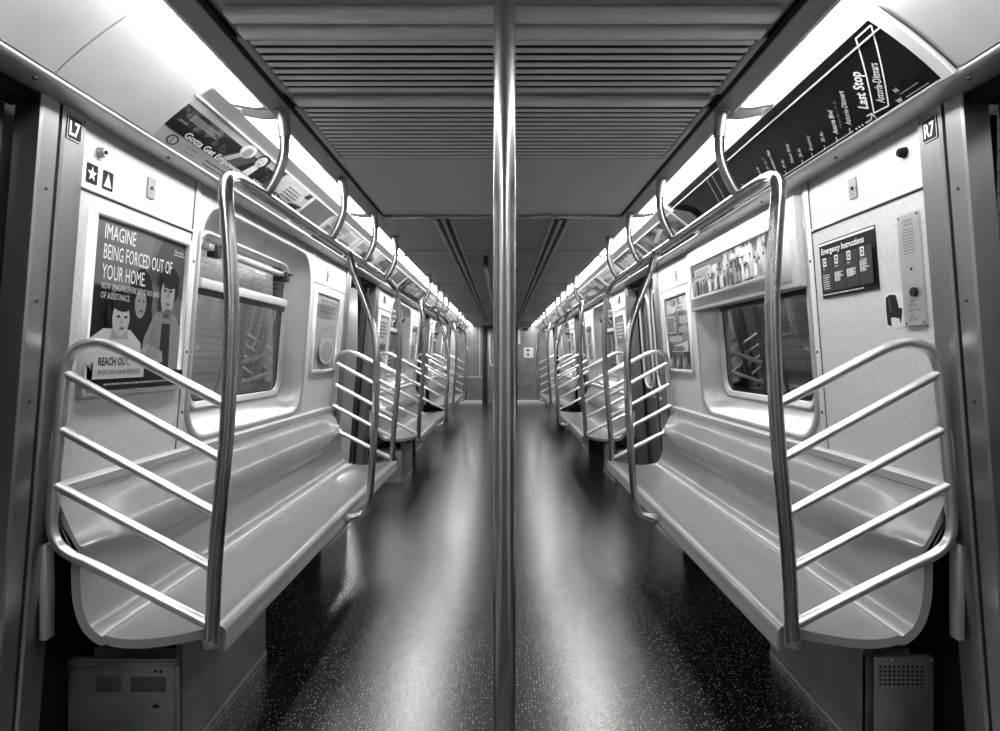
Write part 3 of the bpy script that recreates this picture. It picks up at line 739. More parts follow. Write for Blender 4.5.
# ------------------------------------------------------------------ signs and posters
def amap(s, y0, y1, base, zscale=1., z0=0.):
    """artwork (a, b) -> wall/cove; a runs left to right as the viewer sees it"""
    if s < 0: return lambda a, b, d=0: base(y0+a, z0+b*zscale, d)
    return lambda a, b, d=0: base(y1-a, z0+b*zscale, d)
def frame_on(s, y0, y1, z0, z1, wd, name, m, parent, base, d0=.0, d1=.014):
    bm = bmesh.new()
    def R(i): return [(y0+i, z0+i), (y1-i, z0+i), (y1-i, z1-i), (y0+i, z1-i)]
    loft(bm, [(R(0), d0), (R(.003), d1), (R(wd-.004), d1), (R(wd), d1-.006), (R(wd+.002), d0)], base)
    return finish(bm, name, m, parent, 20, recalc=False)
def slab(y0, y1, z0, z1, d0, d1, name, m, parent, base, r=0.0, cutz=0):
    bm = bmesh.new()
    L = rrect(y0, y1, z0, z1, r, 4) if r else [(y0, z0), (y1, z0), (y1, z1), (y0, z1)]
    if cutz:
        n_ = cutz; L = [(y0, z0+(z1-z0)*i/n_) for i in range(n_+1)][::-1]+[(y1, z0+(z1-z0)*i/n_) for i in range(n_+1)]
        for i in range(n_):
            za, zb = z0+(z1-z0)*i/n_, z0+(z1-z0)*(i+1)/n_
            q = [(y0, za), (y1, za), (y1, zb), (y0, zb)]
            vs_ = [bm.verts.new(base(p[0], p[1], d1)) for p in q]; bm.faces.new(vs_)
        loft(bm, [(L, d0), (L, d1)], base)
        bmesh.ops.remove_doubles(bm, verts=bm.verts[:], dist=1e-5)
    else: loft(bm, [(L, d0), (L, d1)], base, cap=True)
    return finish(bm, name, m, parent, 30)

# --- left wall poster: family photograph
t = empty('framed_poster', (-1.25, 1.87, H-.127)); mi = Matrix.Translation(-t.location)
wl = W(-1)
y0, y1, z0, z1 = 1.87, 2.46, -.127, .455
frame_on(-1, y0, y1, z0, z1, .024, 'frame', 'white', t, wl, 0, .018)
A = Art(printm); wv, hv = y1-y0-.048, z1-z0-.048
def shift(i0, da, db):
    for i in range(i0, len(A.L)):
        P, Fc, m_, k = A.L[i]; A.L[i] = ([(x+da*wv, y+db*hv) for x, y in P], Fc, m_, k)
    return len(A.L)
def U(a, b): return (a*wv, b*hv)
A.rect(0, 0, wv, hv, .13)
A.poly([U(0, 0), U(1, 0), U(1, .45), U(.0, .40)], .03)
A.poly([U(.52, .70), U(1, .60), U(1, 1), U(.72, 1)], .075)
A.poly([U(.0, .62), U(.5, .60), U(.62, 1), U(0, 1)], .17)
A.poly([U(0, .30), U(.16, .32), U(.2, .62), U(0, .60)], .02)
i0 = len(A.L)
A.ell(.55*wv, .50*hv, .13*wv, .19*hv, .012); A.poly([U(.40, .2), U(.70, .2), U(.68, .42), U(.60, .50), U(.48, .46)], .02)
A.ell(.545*wv, .465*hv, .062*wv, .095*hv, .28); A.ell(.56*wv, .58*hv, .08*wv, .055*hv, .012)
A.ell(.525*wv, .48*hv, .012*wv, .007*hv, .03); A.ell(.57*wv, .48*hv, .012*wv, .007*hv, .03); A.ell(.55*wv, .415*hv, .02*wv, .007*hv, .08)
i0 = shift(i0, -.06, .07)
A.poly([U(.50, .0), U(.56, .26), U(.66, .42), U(.78, .46), U(.93, .42), U(1, .34), U(1, 0)], .22)
A.poly([U(.74, .02), U(.76, .40), U(.86, .40), U(.88, .02)], .03)
A.poly([U(.50, .16), U(.62, .08), U(.80, .10), U(.78, .17), U(.60, .22)], .33)
A.poly([U(.70, .36), U(.90, .36), U(.88, .46), U(.73, .46)], .20)
A.ell(.80*wv, .555*hv, .088*wv, .135*hv, .34); A.ell(.815*wv, .675*hv, .105*wv, .075*hv, .012); A.poly([U(.88, .50), U(.93, .58), U(.93, .70), U(.88, .70)], .012)
for dx in (-.035, .035):
    A.ell((.79+dx)*wv, .585*hv, .018*wv, .008*hv, .02); A.ell((.79+dx)*wv, .61*hv, .024*wv, .006*hv, .03)
A.poly([U(.785, .59), U(.80, .59), U(.805, .535), U(.775, .535)], .24); A.ell(.79*wv, .495*hv, .03*wv, .008*hv, .10); A.ell(.80*wv, .44*hv, .05*wv, .02*hv, .12)
for q in range(5): A.line((.64+.015*q)*wv, .36*hv-.02*q, (.58+.03*q)*wv, .12*hv, .004, .12)
i0 = shift(i0, -.02, .06)
A.ell(.31*wv, .40*hv, .125*wv, .135*hv, .012)
A.poly([U(.03, .10), U(.05, .24), U(.16, .30), U(.42, .30), U(.54, .22), U(.56, .06), U(.1, .04)], .48)
A.poly([U(.22, .24), U(.40, .24), U(.38, .34), U(.25, .34)], .30)
A.ell(.315*wv, .365*hv, .085*wv, .105*hv, .40); A.ell(.32*wv, .455*hv, .10*wv, .05*hv, .012)
for dx in (-.035, .035): A.ell((.32+dx)*wv, .375*hv, .017*wv, .008*hv, .02)
A.ell(.32*wv, .345*hv, .012*wv, .01*hv, .28); A.ell(.32*wv, .305*hv, .025*wv, .008*hv, .12)
i0 = shift(i0, -.07, .06); A.poly([U(0, 0), U(1, 0), U(1, .10), U(0, .16)], .02)
A.text('IMAGINE', .02*wv, .87*hv, .046, .85, wd=.30*wv)
A.text('BEING FORCED OUT OF', .02*wv, .755*hv, .046, .85, wd=.73*wv)
A.text('YOUR HOME.', .02*wv, .64*hv, .046, .85, wd=.43*wv)
A.text('NOW IMAGINE THERE BEING NO KIND', .02*wv, .585*hv, .019, .6, wd=.60*wv)
A.text('OF ASSISTANCE.', .02*wv, .53*hv, .019, .6, wd=.28*wv)
A.rect(0, .065*hv, .50*wv, .205*hv, .50)
A.text('REACH OUT,', .04*wv, .145*hv, .024, .03, wd=.30*wv, bold=.03)
A.text('AN EVICTION CAN BE PREVENTED.', .04*wv, .09*hv, .016, .1, wd=.42*wv)
lines(A, .10*wv, .015*hv, .95*wv, .05*hv, 1, .35, .006, 3, 0)
A.rect(.74*wv, .89*hv, .93*wv, .895*hv, .6); A.text('family', .75*wv, .905*hv, .012, .6, wd=.12*wv)
A.build('print', amap(-1, y0+.024, y1-.024, wl, 1, z0+.024), t, d0=.004)
for c in t.children: c.matrix_parent_inverse = mi
tag(t, 'framed poster of three people reading IMAGINE BEING FORCED OUT OF YOUR HOME', 'poster')

# --- plates L7 / R7
for s, tx in ((-1, 'L7'), (1, 'R7')):
    b = W(s); y0, y1, z0, z1 = 1.738, 1.800, .606, .672
    t = slab(y0, y1, z0, z1, .008, .0105, 'number_plate', 'black', None, b, .006)
    A = Art(printm); A.rect(.0015, .0015, .0605, .0645, .7); A.rect(.0035, .0035, .0585, .0625, .015)
    A.text(tx, .008, .014, .038, .9, wd=.044, bold=.03)
    A.build('lettering', amap(s, y0, y1, b, 1, z0), t, d0=.0107, th=.0002)
    tag(t, 'small black plate reading %s on the steel jamb' % tx, 'sign')
# --- star and triangle stickers
for nm, yy in (('star_sticker', 1.845), ('triangle_sticker', 1.92)):
    b = wl; y0, y1, z0, z1 = yy, yy+.05, .515, .572
    t = slab(y0, y1, z0, z1, 0, .0012, nm, 'black', None, b, .004)
    A = Art(printm)
    if nm[0] == 's': A.poly([(.025+.021*(1 if i % 2 == 0 else .42)*math.sin(i*math.pi/5), .028+.023*(1 if i % 2 == 0 else .42)*math.cos(i*math.pi/5)) for i in range(10)], .9)
    else: A.poly([(.006, .008), (.044, .008), (.025, .050)], .9)
    A.build('symbol', amap(-1, y0, y1, b, 1, z0), t, d0=.0013, th=.0003)
    tag(t, ('black square sticker with a white star' if nm[0] == 's' else 'black square sticker with a white triangle')+', high on the left wall panel', 'sticker')
# --- door locks (round knobs) and small plates
for s in (-1, 1):
    b = W(s)
    bm = bmesh.new(); c = b(1.895, .615, 0); add_tube(bm, [c, c+Vector((-s*.012, 0, 0)), c+Vector((-s*.02, 0, 0))], .017, 16, smooth=False, r2=.012)
    t = finish(bm, 'panel_lock', 'black' if s > 0 else 'dull', None, 30)
    bm = bmesh.new(); c = b(1.895, .615, .02); add_tube(bm, [c, c+Vector((-s*.004, 0, 0))], .006, 10, smooth=False); finish(bm, 'keyhole', 'black', t, 30)
    tag(t, 'round %s lock on the wall panel under the ledge, beside the %s plate' % (('steel', 'black')[s > 0], ('L7', 'R7')[s > 0]), 'lock')
    for k, (b0, b1) in enumerate(BEN):
        for j, (yy, zz, hh) in enumerate(((b0+.335, .548, .07), (b1-.52, .53, .075))):
            wd = .045 if j == 0 else .03
            t = slab(yy, yy+wd, zz, zz+hh, 0, .004, 'lock_plate', 'dull', None, b, .004)
            bm = bmesh.new(); c = b(yy+wd/2, zz+hh/2, .004); add_tube(bm, [c, c+Vector((-s*.003, 0, 0))], .006, 10, smooth=False); finish(bm, 'keyhole', 'black', t, 30)
            tag(t, 'small metal lock plate on the %s side of the %s %s window' % (('near', 'far')[j], ('nearest', 'middle', 'farthest')[k], SN[s]), 'plate', 'lock plates on the wall panels')
# --- emergency instructions
wr = W(1)
t = slab(2.07, 2.43, .225, .435, 0, .004, 'instruction_sign', 'black', None, wr, .004)
A = Art(printm); A.rect(0, .198, .36, .206, .8)
A.text('Emergency Instructions', .012, .165, .022, .9, wd=.285, bold=.02, shear=.1)
for i in range(4):
    A.rect(.010+.086*i, .022, .088+.086*i, .150, .055)
    A.rect(.022+.086*i, .118, .046+.086*i, .150, .8); A.rect(.027+.086*i, .124, .041+.086*i, .144, .03); A.ell(.034+.086*i, .134, .004, .006, .8)
    A.text(('Fire', 'Medical', 'Police', 'Evacuation')[i], .022+.086*i, .106, .006, .8)
    lines(A, .018+.086*i, .030 if i < 1 else .048+.006*i, .074+.086*i, .088 if i < 3 else .104, 7, .75, .0036, 30+i, .35)
lines(A, .012, .006, .29, .015, 1, .7, .004, 9, 0)
A.build('lettering', amap(1, 2.07, 2.43, wr, 1, .225), t, d0=.0042, th=.0003)
tag(t, 'black sign headed Emergency Instructions with four white columns, on the right wall', 'sign')
# --- intercom
t = slab(1.848, 1.945, .095, .432, 0, .008, 'intercom_panel', 'bezel', None, wr, .006)
bm = bmesh.new(); c = wr(1.887, .195, .008); add_tube(bm, [c, c+Vector((-.008, 0, 0))], .014, 18, smooth=False); finish(bm, 'push_button', 'black', t, 30)
bm = bmesh.new()
for r_ in range(9):
    for c_ in range(6):
        c = wr(1.875+c_*.009, .385-r_*.009, .008); add_tube(bm, [c, c+Vector((-.0006, 0, 0))], .0021, 6, smooth=False)
finish(bm, 'speaker_holes', 'dark', t, 0)
bm = bmesh.new(); c = wr(1.895, .265, .008); add_tube(bm, [c, c+Vector((-.001, 0, 0))], .005, 10, smooth=False)
finish(bm, 'indicator_lamp', 'dark', t, 0)
A = Art(printm)
A.text('EMERGENCY', .022, .312, .007, .05, wd=.05); A.text('INTERCOM', .026, .300, .007, .05, wd=.042)
A.text('PRESS', .033, .072, .006, .05); A.text('TO TALK', .028, .058, .006, .05, wd=.04); A.text('RELEASE TO LISTEN', .02, .044, .005, .05, wd=.06); A.text('TALK', .03, .027, .006, .05); A.text('TO CREW', .026, .016, .006, .05, wd=.04)
A.build('lettering', amap(1, 1.848, 1.945, wr, 1, .095), t, d0=.0082, th=.0002)
for yy, zz in ((1.855, .424), (1.938, .424), (1.855, .103), (1.938, .103)):
    bm = bmesh.new(); c = wr(yy, zz, .008); add_tube(bm, [c, c+Vector((-.001, 0, 0))], .0035, 8, smooth=False)
    finish(bm, 'screw', 'dark', t, 0)
tag(t, 'tall narrow metal intercom panel with a black button beside the right jamb', 'intercom')
# --- torn sticker
t = slab(1.955, 2.05, .092, .205, 0, .001, 'torn_sticker', printm(.75), None, wr, .012)
A = Art(printm)
A.poly([(.008, .012), (.03, .006), (.045, .012), (.04, .035), (.066, .030), (.075, .012), (.083, .035), (.088, .060), (.072, .062), (.066, .085), (.060, .104), (.03, .108), (.008, .10), (.005, .06)], .02)
A.poly([(.028, .034), (.07, .030), (.075, .012), (.05, .022), (.044, .006), (.03, .006)], .75)
A.poly([(.02, .095), (.03, .05), (.034, .05), (.026, .095)], .12)
A.build('remnant', amap(1, 1.955, 2.05, wr, 1, .092), t, d0=.0012, th=.0003)
tag(t, 'torn black and white sticker below the instructions sign', 'sticker')
# --- raised advert box over the nearest right window
t = empty('advert_box', (1.2, 2.55, H+.30)); mi = Matrix.Translation(-t.location)
y0, y1, z0, z1 = 2.545, 4.02, .285, .655
bm = bmesh.new(); add_box(bm, -.03, .035, y0, y1, z0, z1, .012, lambda x, y, z: wr(y, z, x)); finish(bm, 'housing', 'panel', t, 30)
bm = bmesh.new(); loft(bm, [([(y0+.06, z0+.03), (y1-.06, z0+.03), (y1-.06, z1-.02), (y0+.06, z1-.02)], .035), ([(y0+.064, z0+.034), (y1-.064, z0+.034), (y1-.064, z1-.024), (y0+.064, z1-.024)], .042)], wr, cap=True); finish(bm, 'access_panel', 'white', t, 20, recalc=False)
fy0, fy1, fz0, fz1 = 2.70, 3.92, .345, .575
frame_on(1, fy0, fy1, fz0, fz1, .022, 'frame', 'white', t, wr, .042, .056)
A = Art(printm); wv, hv = fy1-fy0-.044, fz1-fz0-.044
A.rect(0, 0, wv, hv, 'collage')
r = random.Random(5)
A.rect(.02, hv-.04, wv*.45, hv-.005, .12); A.rect(.06, hv-.10, wv*.30, hv-.03, .45)
lines(A, .09, hv-.085, wv*.27, hv-.04, 4, .12, .006, 4, .2)
A.rect(wv*.66, hv-.10, wv*.80, hv-.02, .7)
for i in range(3):
    A.text(('BIG', 'CITY', 'LIFE')[i], wv*.56, hv-.050-.032*i, .022, .02 if i else .8, wd=.20, bold=.03)
for i in range(22):
    x = .03+i*(wv-.06)/21; h_ = .055+.04*r.random(); v = r.choice([.05, .1, .5, .7, .8, .3])
    A.poly([(x-.018, .004), (x+.018, .004), (x+.015, h_*.75), (x, h_), (x-.015, h_*.75)], v)
    A.ell(x, h_+.008, .009, .013, r.choice([.3, .5, .6])); A.ell(x, h_+.018, .009, .007, .02)
A.build('print', amap(1, fy0+.022, fy1-.022, wr, 1, fz0+.022), t, d0=.046, th=.0005)
for c in t.children: c.matrix_parent_inverse = mi
tag(t, 'raised white box with a framed street scene advert above the nearest right window', 'advert')
# --- narrow posters beside the doors
def narrow(s, k, kind):
    b = W(s); b1 = BEN[k][1]; y0, y1, z0, z1 = b1-.77, b1-.15, -.115, .455
    t = empty('framed_poster', (s*1.25, y0, H+z0)); mi = Matrix.Translation(-t.location)
    frame_on(s, y0, y1, z0, z1, .028, 'frame', 'white', t, b, 0, .016)
    A = Art(printm); wv, hv = y1-y0-.056, z1-z0-.056
    if kind == 0:      # dark collage with boxes (right)
        A.rect(0, 0, wv, hv, 'dimfoto'); A.rect(wv*.05, hv*.78, wv*.95, hv*.98, 'scene'); A.text('THE CITY', wv*.2, hv*.80, .04, .75, wd=wv*.65, bold=.02)
        A.rect(wv*.05, hv*.5, wv*.42, hv*.74, .45); A.rect(wv*.6, hv*.62, wv*.95, hv*.72, .4); A.rect(wv*.55, hv*.5, wv*.95, hv*.58, .35)
        lines(A, wv*.08, hv*.52, wv*.4, hv*.72, 6, .1, .012, 3); lines(A, wv*.1, hv*.38, wv*.8, hv*.46, 3, .5, .014, 5)
        A.poly([(wv*.15, hv*.24), (wv*.9, hv*.24), (wv*.9, hv*.38), (wv*.35, hv*.33)], .6); lines(A, wv*.2, hv*.25, wv*.85, hv*.32, 3, .1, .012, 6)
        for i in range(9): A.ell(wv*(.1+.1*i), hv*(.08+.03*(i % 3)), .022, .035, (.5, .3, .05)[i % 3])
    elif kind == 1:    # pale sketchy poster (left)
        A.rect(0, 0, wv, hv, .36)
        r = random.Random(11)
        for i in range(34):
            x, y = r.random()*wv*.8+.03, r.random()*hv*.85+.03; A.line(x, y, x+.04+.06*r.random(), y+.05*(r.random()-.3), .004, r.choice([.6, .2, .15]))
        A.ell(wv*.5, hv*.25, wv*.33, hv*.18, .5); A.ell(wv*.5, hv*.25, wv*.27, hv*.14, .34)
        lines(A, wv*.1, hv*.75, wv*.9, hv*.93, 4, .15, .016, 8)
    else:              # text heavy
        A.rect(0, 0, wv, hv, .5); A.rect(0, hv*.55, wv, hv, 'scene'); lines(A, wv*.08, hv*.1, wv*.92, hv*.5, 8, .08, .015, 20+k+s)
        A.rect(wv*.05, hv*.85, wv*.95, hv*.95, .08)
    A.build('print', amap(s, y0+.028, y1-.028, b, 1, z0+.028), t, d0=.004, th=.0005)
    for c in t.children: c.matrix_parent_inverse = mi
    lab = ['dark framed poster crowded with small pictures, beside the nearest closed door', 'pale framed poster of sketchy line drawings, beside the nearest open doorway'][kind] if kind < 2 else 'framed poster with a picture over lines of print, after the %s window on the %s' % (('nearest', 'middle', 'farthest')[k], SN[s])
    tag(t, lab, 'poster')
narrow(1, 0, 0); narrow(-1, 0, 1)
for s in (-1, 1):
    for k in (1, 2): narrow(s, k, 2)
# posters on the near panels of benches 2, 3
for s in (-1, 1):
    for k in (1, 2):
        b = W(s); b0 = BEN[k][0]; y0, y1, z0, z1 = b0+.06, b0+.61, -.12, .45
        t = empty('framed_poster', (s*1.25, y0, H+z0)); mi = Matrix.Translation(-t.location)
        frame_on(s, y0, y1, z0, z1, .028, 'frame', 'white', t, b, 0, .016)
        A = Art(printm); wv, hv = y1-y0-.056, z1-z0-.056
        A.rect(0, 0, wv, hv, .42 if s < 0 else .2); A.rect(0, 0, wv, hv*.45, 'scene' if s < 0 else 'collage')
        lines(A, wv*.1, hv*.55, wv*.9, hv*.9, 5, .1 if s < 0 else .6, .022, 40+k)
        A.build('print', amap(s, y0+.028, y1-.028, b, 1, z0+.028), t, d0=.004, th=.0005)
        for c in t.children: c.matrix_parent_inverse = mi
        tag(t, '%s framed poster before the %s window on the %s' % (('pale', 'dark')[s > 0], ('', 'middle', 'farthest')[k], SN[s]), 'poster')
        st = slab(b0+.24, b0+.31, .555, .63, 0, .0015, 'symbol_sticker', 'black', None, b, .005)
        tag(st, 'small dark symbol sticker above the poster before the %s window on the %s' % (('', 'middle', 'farthest')[k], SN[s]), 'sticker')

# ------------------------------------------------------------------ cove: adverts
CUTS = [.045*i for i in range(1, 6)]
def cove_art(s, y0, y1, name, A, label, cat='advert', b0=.0, b1=.77, thick=.004, edge='strip', group=None):
    """advert card slid into the cove; artwork in metres, b from 0 to CLEN"""
    base = CV(s)
    t = slab(y0, y1, b0, b1, -.003, thick, name, 'white', None, base, 0, 6)
    fn = amap(s, y0, y1, lambda y, z, d=0: base(y, b0+z/CLEN, d), 1, 0)
    A.build('print', fn, t, cuts=CUTS, d0=thick+.0006, th=.0005)
    tag(t, label, cat, group); return t
h = .77*CLEN
# blank panels at the near end (left)
for i_, (y0, y1) in enumerate(((-1.5, 1.578), (1.585, 2.02))):
    t = slab(y0, y1, .02, 1.0, -.003, .006, 'cove_panel', 'cove', None, CV(-1), 0, 8)
    struct(t, 'blank white curved panel of the left cove, %s' % ('nearest the camera', 'beside the first advert')[i_]); t.name = 'trim_%d' % (21+i_)
t = slab(-1.5, 1.54, .02, 1.0, -.003, .006, 'trim_23', 'cove', None, CV(1), 0, 8); struct(t, 'blank white curved panel of the right cove')
# advert 1 left
L_ = 1.29; A = Art(printm); D0, D1 = .062, .172
A.rect(0, 0, L_, h, .42)
A.rect(0, D0, L_-.05, D1, 'foliage'); A.rect(0, D0, L_-.05, .100, .012)
A.rect(L_-.05, 0, L_, h, .8)
# two figures, one in a pale hood, one in a white shirt
A.poly([(.36, .084), (.44, .15), (.50, .195), (.56, .16), (.60, .084)], .10); A.poly([(.38, .085), (.42, .085), (.50, .17), (.47, .18)], .5)
A.ell(.47, .172, .052, .036, .7); A.ell(.475, .165, .030, .026, .3)
A.poly([(.50, .084), (.76, .084), (.72, .14), (.66, .165), (.56, .15)], .02)
A.poly([(.56, .084), (.62, .084), (.63, .14), (.585, .145)], .75)
A.ell(.605, .182, .050, .032, .012); A.ell(.60, .172, .036, .032, .65, rot=.1)
A.ell(.588, .178, .005, .003, .05); A.ell(.613, .178, .005, .003, .05); A.ell(.60, .160, .012, .003, .1)
A.poly([(.70, .085), (.82, .085), (.83, h), (.76, h)], 'foliage')
A.rect(.84, .100, L_-.05, h, .58); A.ell(1.04, .14, .15, .05, .7); lines(A, .95, .10, 1.14, .175, 4, .15, .009, 3)
A.poly([(1.16, .17), (1.22, .17), (1.23, .205), (1.17, .205)], .05)
A.poly([(.84, .100), (L_-.05, .100), (L_-.05, .118), (1.1, .104)], .05)
A.text('Gotta Get Empowered by ASA\'s Great Robot Sensor', .10, .067, .027, .9, wd=1.10, bold=.03, shear=.15)
A.ell(.075, .034, .032, .022, .08); A.ell(.075, .034, .022, .015, .5); A.text('S', .064, .024, .020, .05, bold=.03)
A.text('Asa\'s Robot', .16, .040, .010, .1); A.text('Makers Studio', .16, .020, .009, .1)
lines(A, .30, .012, .52, .048, 2, .12, .007, 5); lines(A, .56, .012, .82, .048, 2, .12, .007, 6)
A.text('FAMILIES', .02, .108, .008, .6)
lines(A, .05, .13, .25, .16, 4, .5, .004, 7)
cove_art(-1, 2.02, 2.02+L_, 'overhead_advert', A, 'long curved overhead advert reading Gotta Get Empowered, upper left')
# ridge above adverts
for s in (-1, 1):
    base = CV(s)
    slab(2.0 if s < 0 else 3.66, Y1-.1, .77, .795, 0, .008, 'trim_24' if s < 0 else 'trim_25', 'strip', None, base)
    struct(bpy.data.objects['trim_24' if s < 0 else 'trim_25'], 'thin bright retaining strip above the %s overhead adverts' % SN[s])
# route map sign right
L_ = 2.02; y0, y1 = 1.60, 3.58
base = CV(1)
t = empty('route_map_sign', (1.1, y0, H+.70)); mi = Matrix.Translation(-t.location)
bm = bmesh.new()
o = slab(y0, y1, .0, .985, -.002, .004, 'display', signm(.006), t, base, 0, 8)
for a, b in ((y0-.035, y0), (y1, y1+.035)):
    o = slab(a, b, 0, 1.0, -.002, .013, 'end_frame', 'white', t, base, 0, 8)
slab(y0, y1, .82, .835, .004, .009, 'divider_rail', 'strip', t, base); slab(y0, y1, .0, .02, .004, .010, 'bottom_rail', 'strip', t, base); slab(y0, y1, .97, .99, .004, .010, 'top_rail', 'strip', t, base)
A = Art(signm); hh = CLEN*.985
def bx(a, b, a2, b2, wd, v):
    A.line(a, b, a2, b, wd, v); A.line(a, b2, a2, b2, wd, v); A.line(a, b, a, b2, wd, v); A.line(a2, b, a2, b2, wd, v)
def sy(y): return y1-y        # artwork a from world y
# slanted station names, terminal box, route line
TH = math.radians(49)
def sl(y, b): return (sy(y)+(b-.018)/math.tan(TH), b)
def sline(ya, ba, bb, wd, v):
    p, q = sl(ya, ba), sl(ya, bb); A.line(p[0], p[1], q[0], q[1], wd, v)
sline(1.885, .028, .245, .005, .85); sline(1.815, .022, .245, .005, .85)
p, q = sl(1.885, .028), sl(1.815, .022); A.line(p[0], p[1], q[0], q[1], .005, .85)
p, q = sl(1.885, .245), sl(1.815, .245); A.line(p[0], p[1], q[0], q[1], .005, .85)
def st(tx, y, b, ch, ln, v, bold=0.0):
    p = sl(y, b); A.text(tx, p[0], p[1], ch, v, wd=ln, bold=bold, rot=TH)
st('Astoria-Ditmars', 1.828, .036, .026, .150, .8, .015)
st('Last Stop', 1.905, .048, .034, .150, .9, .03)
st('Astoria-Ditmars', 2.0, .036, .020, .145, .75, .01)
st('Astoria Blvd', 2.078, .036, .019, .105, .8, .02); st('Hoyt Av / 31 St', 2.048, .045, .012, .12, .2)
for yy, tx, ln in ((2.158, '30 Av', .05), (2.242, 'Broadway', .075), (2.318, '36 Av', .048), (2.385, 'Next Stop', .105), (2.450, '39 Av', .05), (2.525, 'Queensboro Plaza', .14), (2.575, 'Transfer to 7', .12), (2.65, 'Lexington Av', .10), (2.74, '5 Av', .05), (2.83, '57 St', .07), (2.92, '49 St', .09)):
    st(tx, yy, .036, .016, ln, .7 if 'Tran' not in tx else .3, .01)
for yy in (2.006, 2.084, 2.162, 2.246, 2.32, 2.455, 2.53, 2.66, 2.75, 2.84): sline(yy, .018, .032, .004, .75)
A.line(sy(3.0), .018, sy(1.985), .018, .004, .75)
for q in (1.965, 1.948, 1.931): A.rect(sy(q)-.004, .015, sy(q)+.004, .022, .75)
A.line(sy(1.915), .018, sy(1.885), .018, .005, .75); A.line(sy(1.885), .018, sy(1.862), .034, .005, .75); A.line(sy(1.862), .034, sy(1.888), .036, .005, .75); A.line(sy(1.862), .034, sy(1.864), .014, .005, .75)
A.line(sy(1.73), .036, sy(1.655), .036, .003, .35); A.line(sy(1.72), .018, sy(1.63), .018, .003, .35)
A.text('N', sy(1.735), .046, .014, .7, bold=.03); A.text('W', sy(1.755), .014, .014, .7, bold=.03)
sline(3.12, .03, .24, .004, .4); sline(3.05, .03, .24, .004, .4)
A.poly([(sy(3.575), .03), (sy(3.40), .03), (sy(3.40), .14), (sy(3.50), .21), (sy(3.575), .21)], .12)
A.build('lettering', amap(1, y0, y1, lambda y, z, d=0: base(y, z/CLEN, d), 1, 0), t, cuts=CUTS, d0=.0046, th=.0004)
for c in t.children: c.matrix_parent_inverse = mi
tag(t, 'long black lit route map sign reading Last Stop Astoria-Ditmars, upper right', 'sign')
# further adverts
def silver(A, L): A.rect(0, 0, L, h, 'bezel')
specs_l = [(3.70, 4.42, 'caf', 'pale overhead advert with a small picture and a dark lower band'), (4.46, 5.12, 'pic', 'overhead advert with a dark diagonal picture under pale text'),
           (5.16, 6.05, 'mid', 'overhead advert with a grey blurred landscape'), (6.6, 8.3, 'dark', 'overhead advert with a dark harbour picture above the middle bench')]
specs_r = [(3.66, 4.45, 'dark', 'dark overhead advert right after the route map sign'), (4.62, 5.55, 'txt', 'overhead advert crowded with slanting grey lettering'),
           (5.6, 6.5, 'caf', 'pale overhead advert with a building sketch'), (6.56, 8.2, 'mid', 'overhead advert with bold dark lettering above the middle bench')]
for k in range(7):
    specs_l.append((8.36+1.15*k, 9.43+1.15*k, ('caf', 'pic', 'mid')[k % 3], None)); specs_r.append((8.26+1.15*k, 9.33+1.15*k, ('txt', 'mid', 'caf')[k % 3], None))
for s, sp in ((-1, specs_l), (1, specs_r)):
    for i, (a, b, kd, lab) in enumerate(sp):
        L = b-a; A = Art(printm); r = random.Random(i*7+s)
        if kd == 'caf':
            A.rect(0, 0, L, h, .68); A.rect(0, 0, L, h*.22, .08); A.rect(L*.06, h*.32, L*.5, h*.62, 'scene'); A.rect(L*.55, h*.3, L*.9, h*.5, .2)
            lines(A, L*.1, h*.68, L*.75, h*.92, 4, .25, .008, i); A.rect(L*.62, h*.55, L*.88, h*.85, .4)
        elif kd == 'pic':
            A.rect(0, 0, L, h, .68); A.poly([(0, 0), (L, 0), (L, h*.62), (L*.6, h*.8), (L*.2, h*.45), (0, h*.35)], 'dimfoto')
            for q in range(4): A.poly([(L*(.1+.2*q), 0), (L*(.18+.2*q), 0), (L*(.4+.16*q), h*.55), (L*(.32+.16*q), h*.6)], (.5, .05)[q % 2])
            lines(A, L*.08, h*.62, L*.5, h*.9, 4, .2, .01, i)
        elif kd == 'mid':
            A.rect(0, 0, L, h, 'scene'); A.poly([(0, 0), (L, 0), (L, h*.3), (L*.5, h*.2), (0, h*.42)], .12); A.poly([(L*.1, h*.5), (L*.75, h*.62), (L*.8, h*.82), (L*.15, h*.7)], .5)
            lines(A, L*.15, h*.55, L*.75, h*.78, 3, .08, .014, i)
        elif kd == 'dark':
            A.rect(0, 0, L, h, 'dimfoto'); A.poly([(0, 0), (L, 0), (L, h*.35), (0, h*.2)], .03); A.poly([(L*.2, h*.5), (L*.6, h*.75), (L*.55, h*.85), (L*.15, h*.6)], .4)
            A.ell(L*.7, h*.5, L*.08, h*.2, .5)
        else:
            A.rect(0, 0, L, h, .10)
            for q in range(6): 
                x = L*(.05+.15*q); A.poly([(x, h*.1), (x+.05, h*.1), (x+.10, h*.85), (x+.05, h*.88)], (.6, .35, .5)[q % 3])
            lines(A, L*.1, h*.3, L*.9, h*.8, 6, .65, .016, i)
        nm = lab or '%s overhead advert in the row above the far seats, %s side' % (ORD[i], SN[s])
        cove_art(s, a, b, 'overhead_advert', A, nm, group='overhead adverts, %s side' % SN[s])

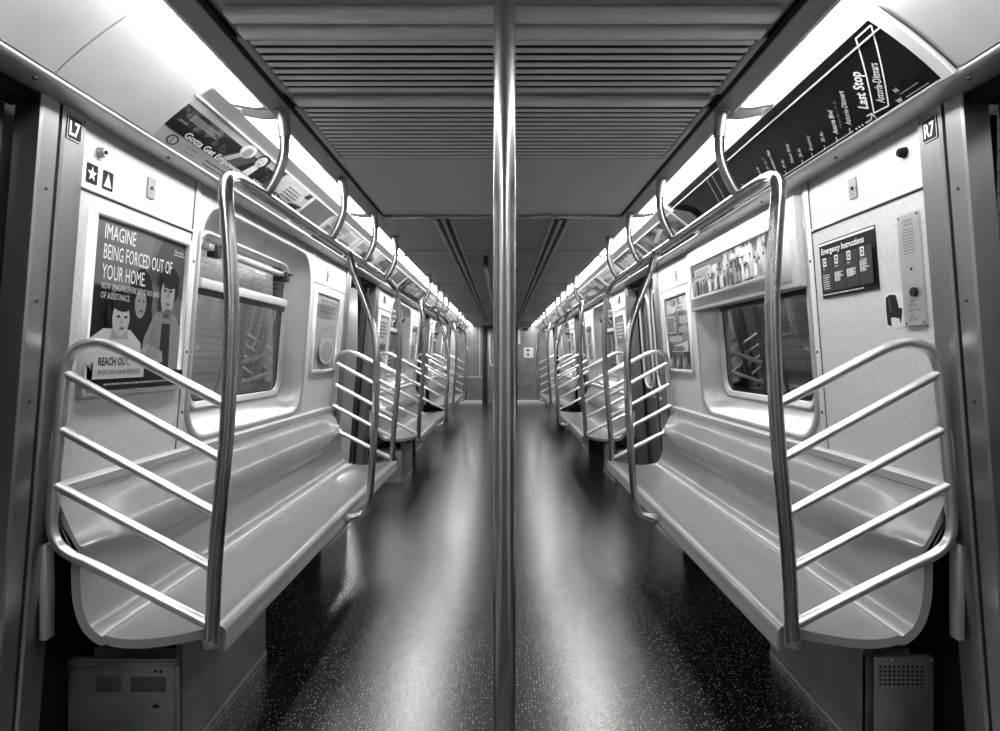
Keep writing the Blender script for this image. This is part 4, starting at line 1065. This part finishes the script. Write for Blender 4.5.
# ------------------------------------------------------------------ outside: station platform (left) and next track wall (right)
bm = bmesh.new(); add_box(bm, -4.6, -1.52, -6, 34, -.08, -.01); struct(finish(bm, 'platform_floor', 'concrete', smooth=0), 'station platform outside the open doors')
bm = bmesh.new(); add_box(bm, -4.7, -4.6, -6, 34, -.1, 3.4); struct(finish(bm, 'wall_station', 'tile', smooth=0), 'white tiled station wall beyond the left doors')
bm = bmesh.new(); add_box(bm, -4.7, -1.52, -6, 34, 3.4, 3.5); struct(finish(bm, 'ceiling_station', 'concrete', smooth=0), 'station ceiling')
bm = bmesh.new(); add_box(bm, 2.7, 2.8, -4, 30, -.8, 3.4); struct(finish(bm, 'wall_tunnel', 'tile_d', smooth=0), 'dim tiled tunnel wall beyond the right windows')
bm = bmesh.new(); add_box(bm, 1.55, 2.7, -4, 30, -.9, -.8); struct(finish(bm, 'tunnel_floor', 'concrete', smooth=0), 'track bed outside')
for i, y in enumerate((2, 8, 14, 20, 26)):
    bm = bmesh.new(); add_box(bm, -3.4, -3.25, y-1.2, y+1.2, 3.25, 3.33, .01)
    o = finish(bm, 'station_lamp', 'stlamp', smooth=0); tag(o, '%s fluorescent lamp over the station platform' % ORD[i], 'lamp', 'station lamps')
for i, y in enumerate((15.2, 21.0)):
    bm = bmesh.new(); add_box(bm, -4.59, -4.5, y-.6, y+.3, 0, 2.1, .02); o = finish(bm, 'station_doorway', 'dark', smooth=0); struct(o, 'dark doorway in the station wall')

# ------------------------------------------------------------------ nest fittings under the part they sit on
def nest(child, part):
    child.parent = part; child.matrix_parent_inverse = Matrix.Identity(4)
def kids(o, base): return [c for c in o.children if c.name.split('.')[0] == base]
for o in list(bpy.data.objects):
    if o.parent is not None: continue
    b = o.name.split('.')[0]
    if b == 'overhead_handrail':
        for hgr, col_ in zip(sorted(kids(o, 'hanger'), key=lambda c: c.name), sorted(kids(o, 'collar'), key=lambda c: c.name)): nest(col_, hgr)
    if b == 'under_seat_cabinet':
        fp = kids(o, 'front_panel')
        if fp:
            for n_ in ('recessed_handle', 'lock', 'panel_rim', 'perforation', 'screw'):
                for c in kids(o, n_): nest(c, fp[0])
    if b in ('seat_barrier', 'grab_pole'):
        for n_ in ('pole_foot', 'foot_flange'):
            for c in kids(o, n_): nest(c, kids(o, 'pole')[0])
    if b in ('framed_poster', 'advert_box'):
        for c in kids(o, 'print'): nest(c, kids(o, 'frame')[0])
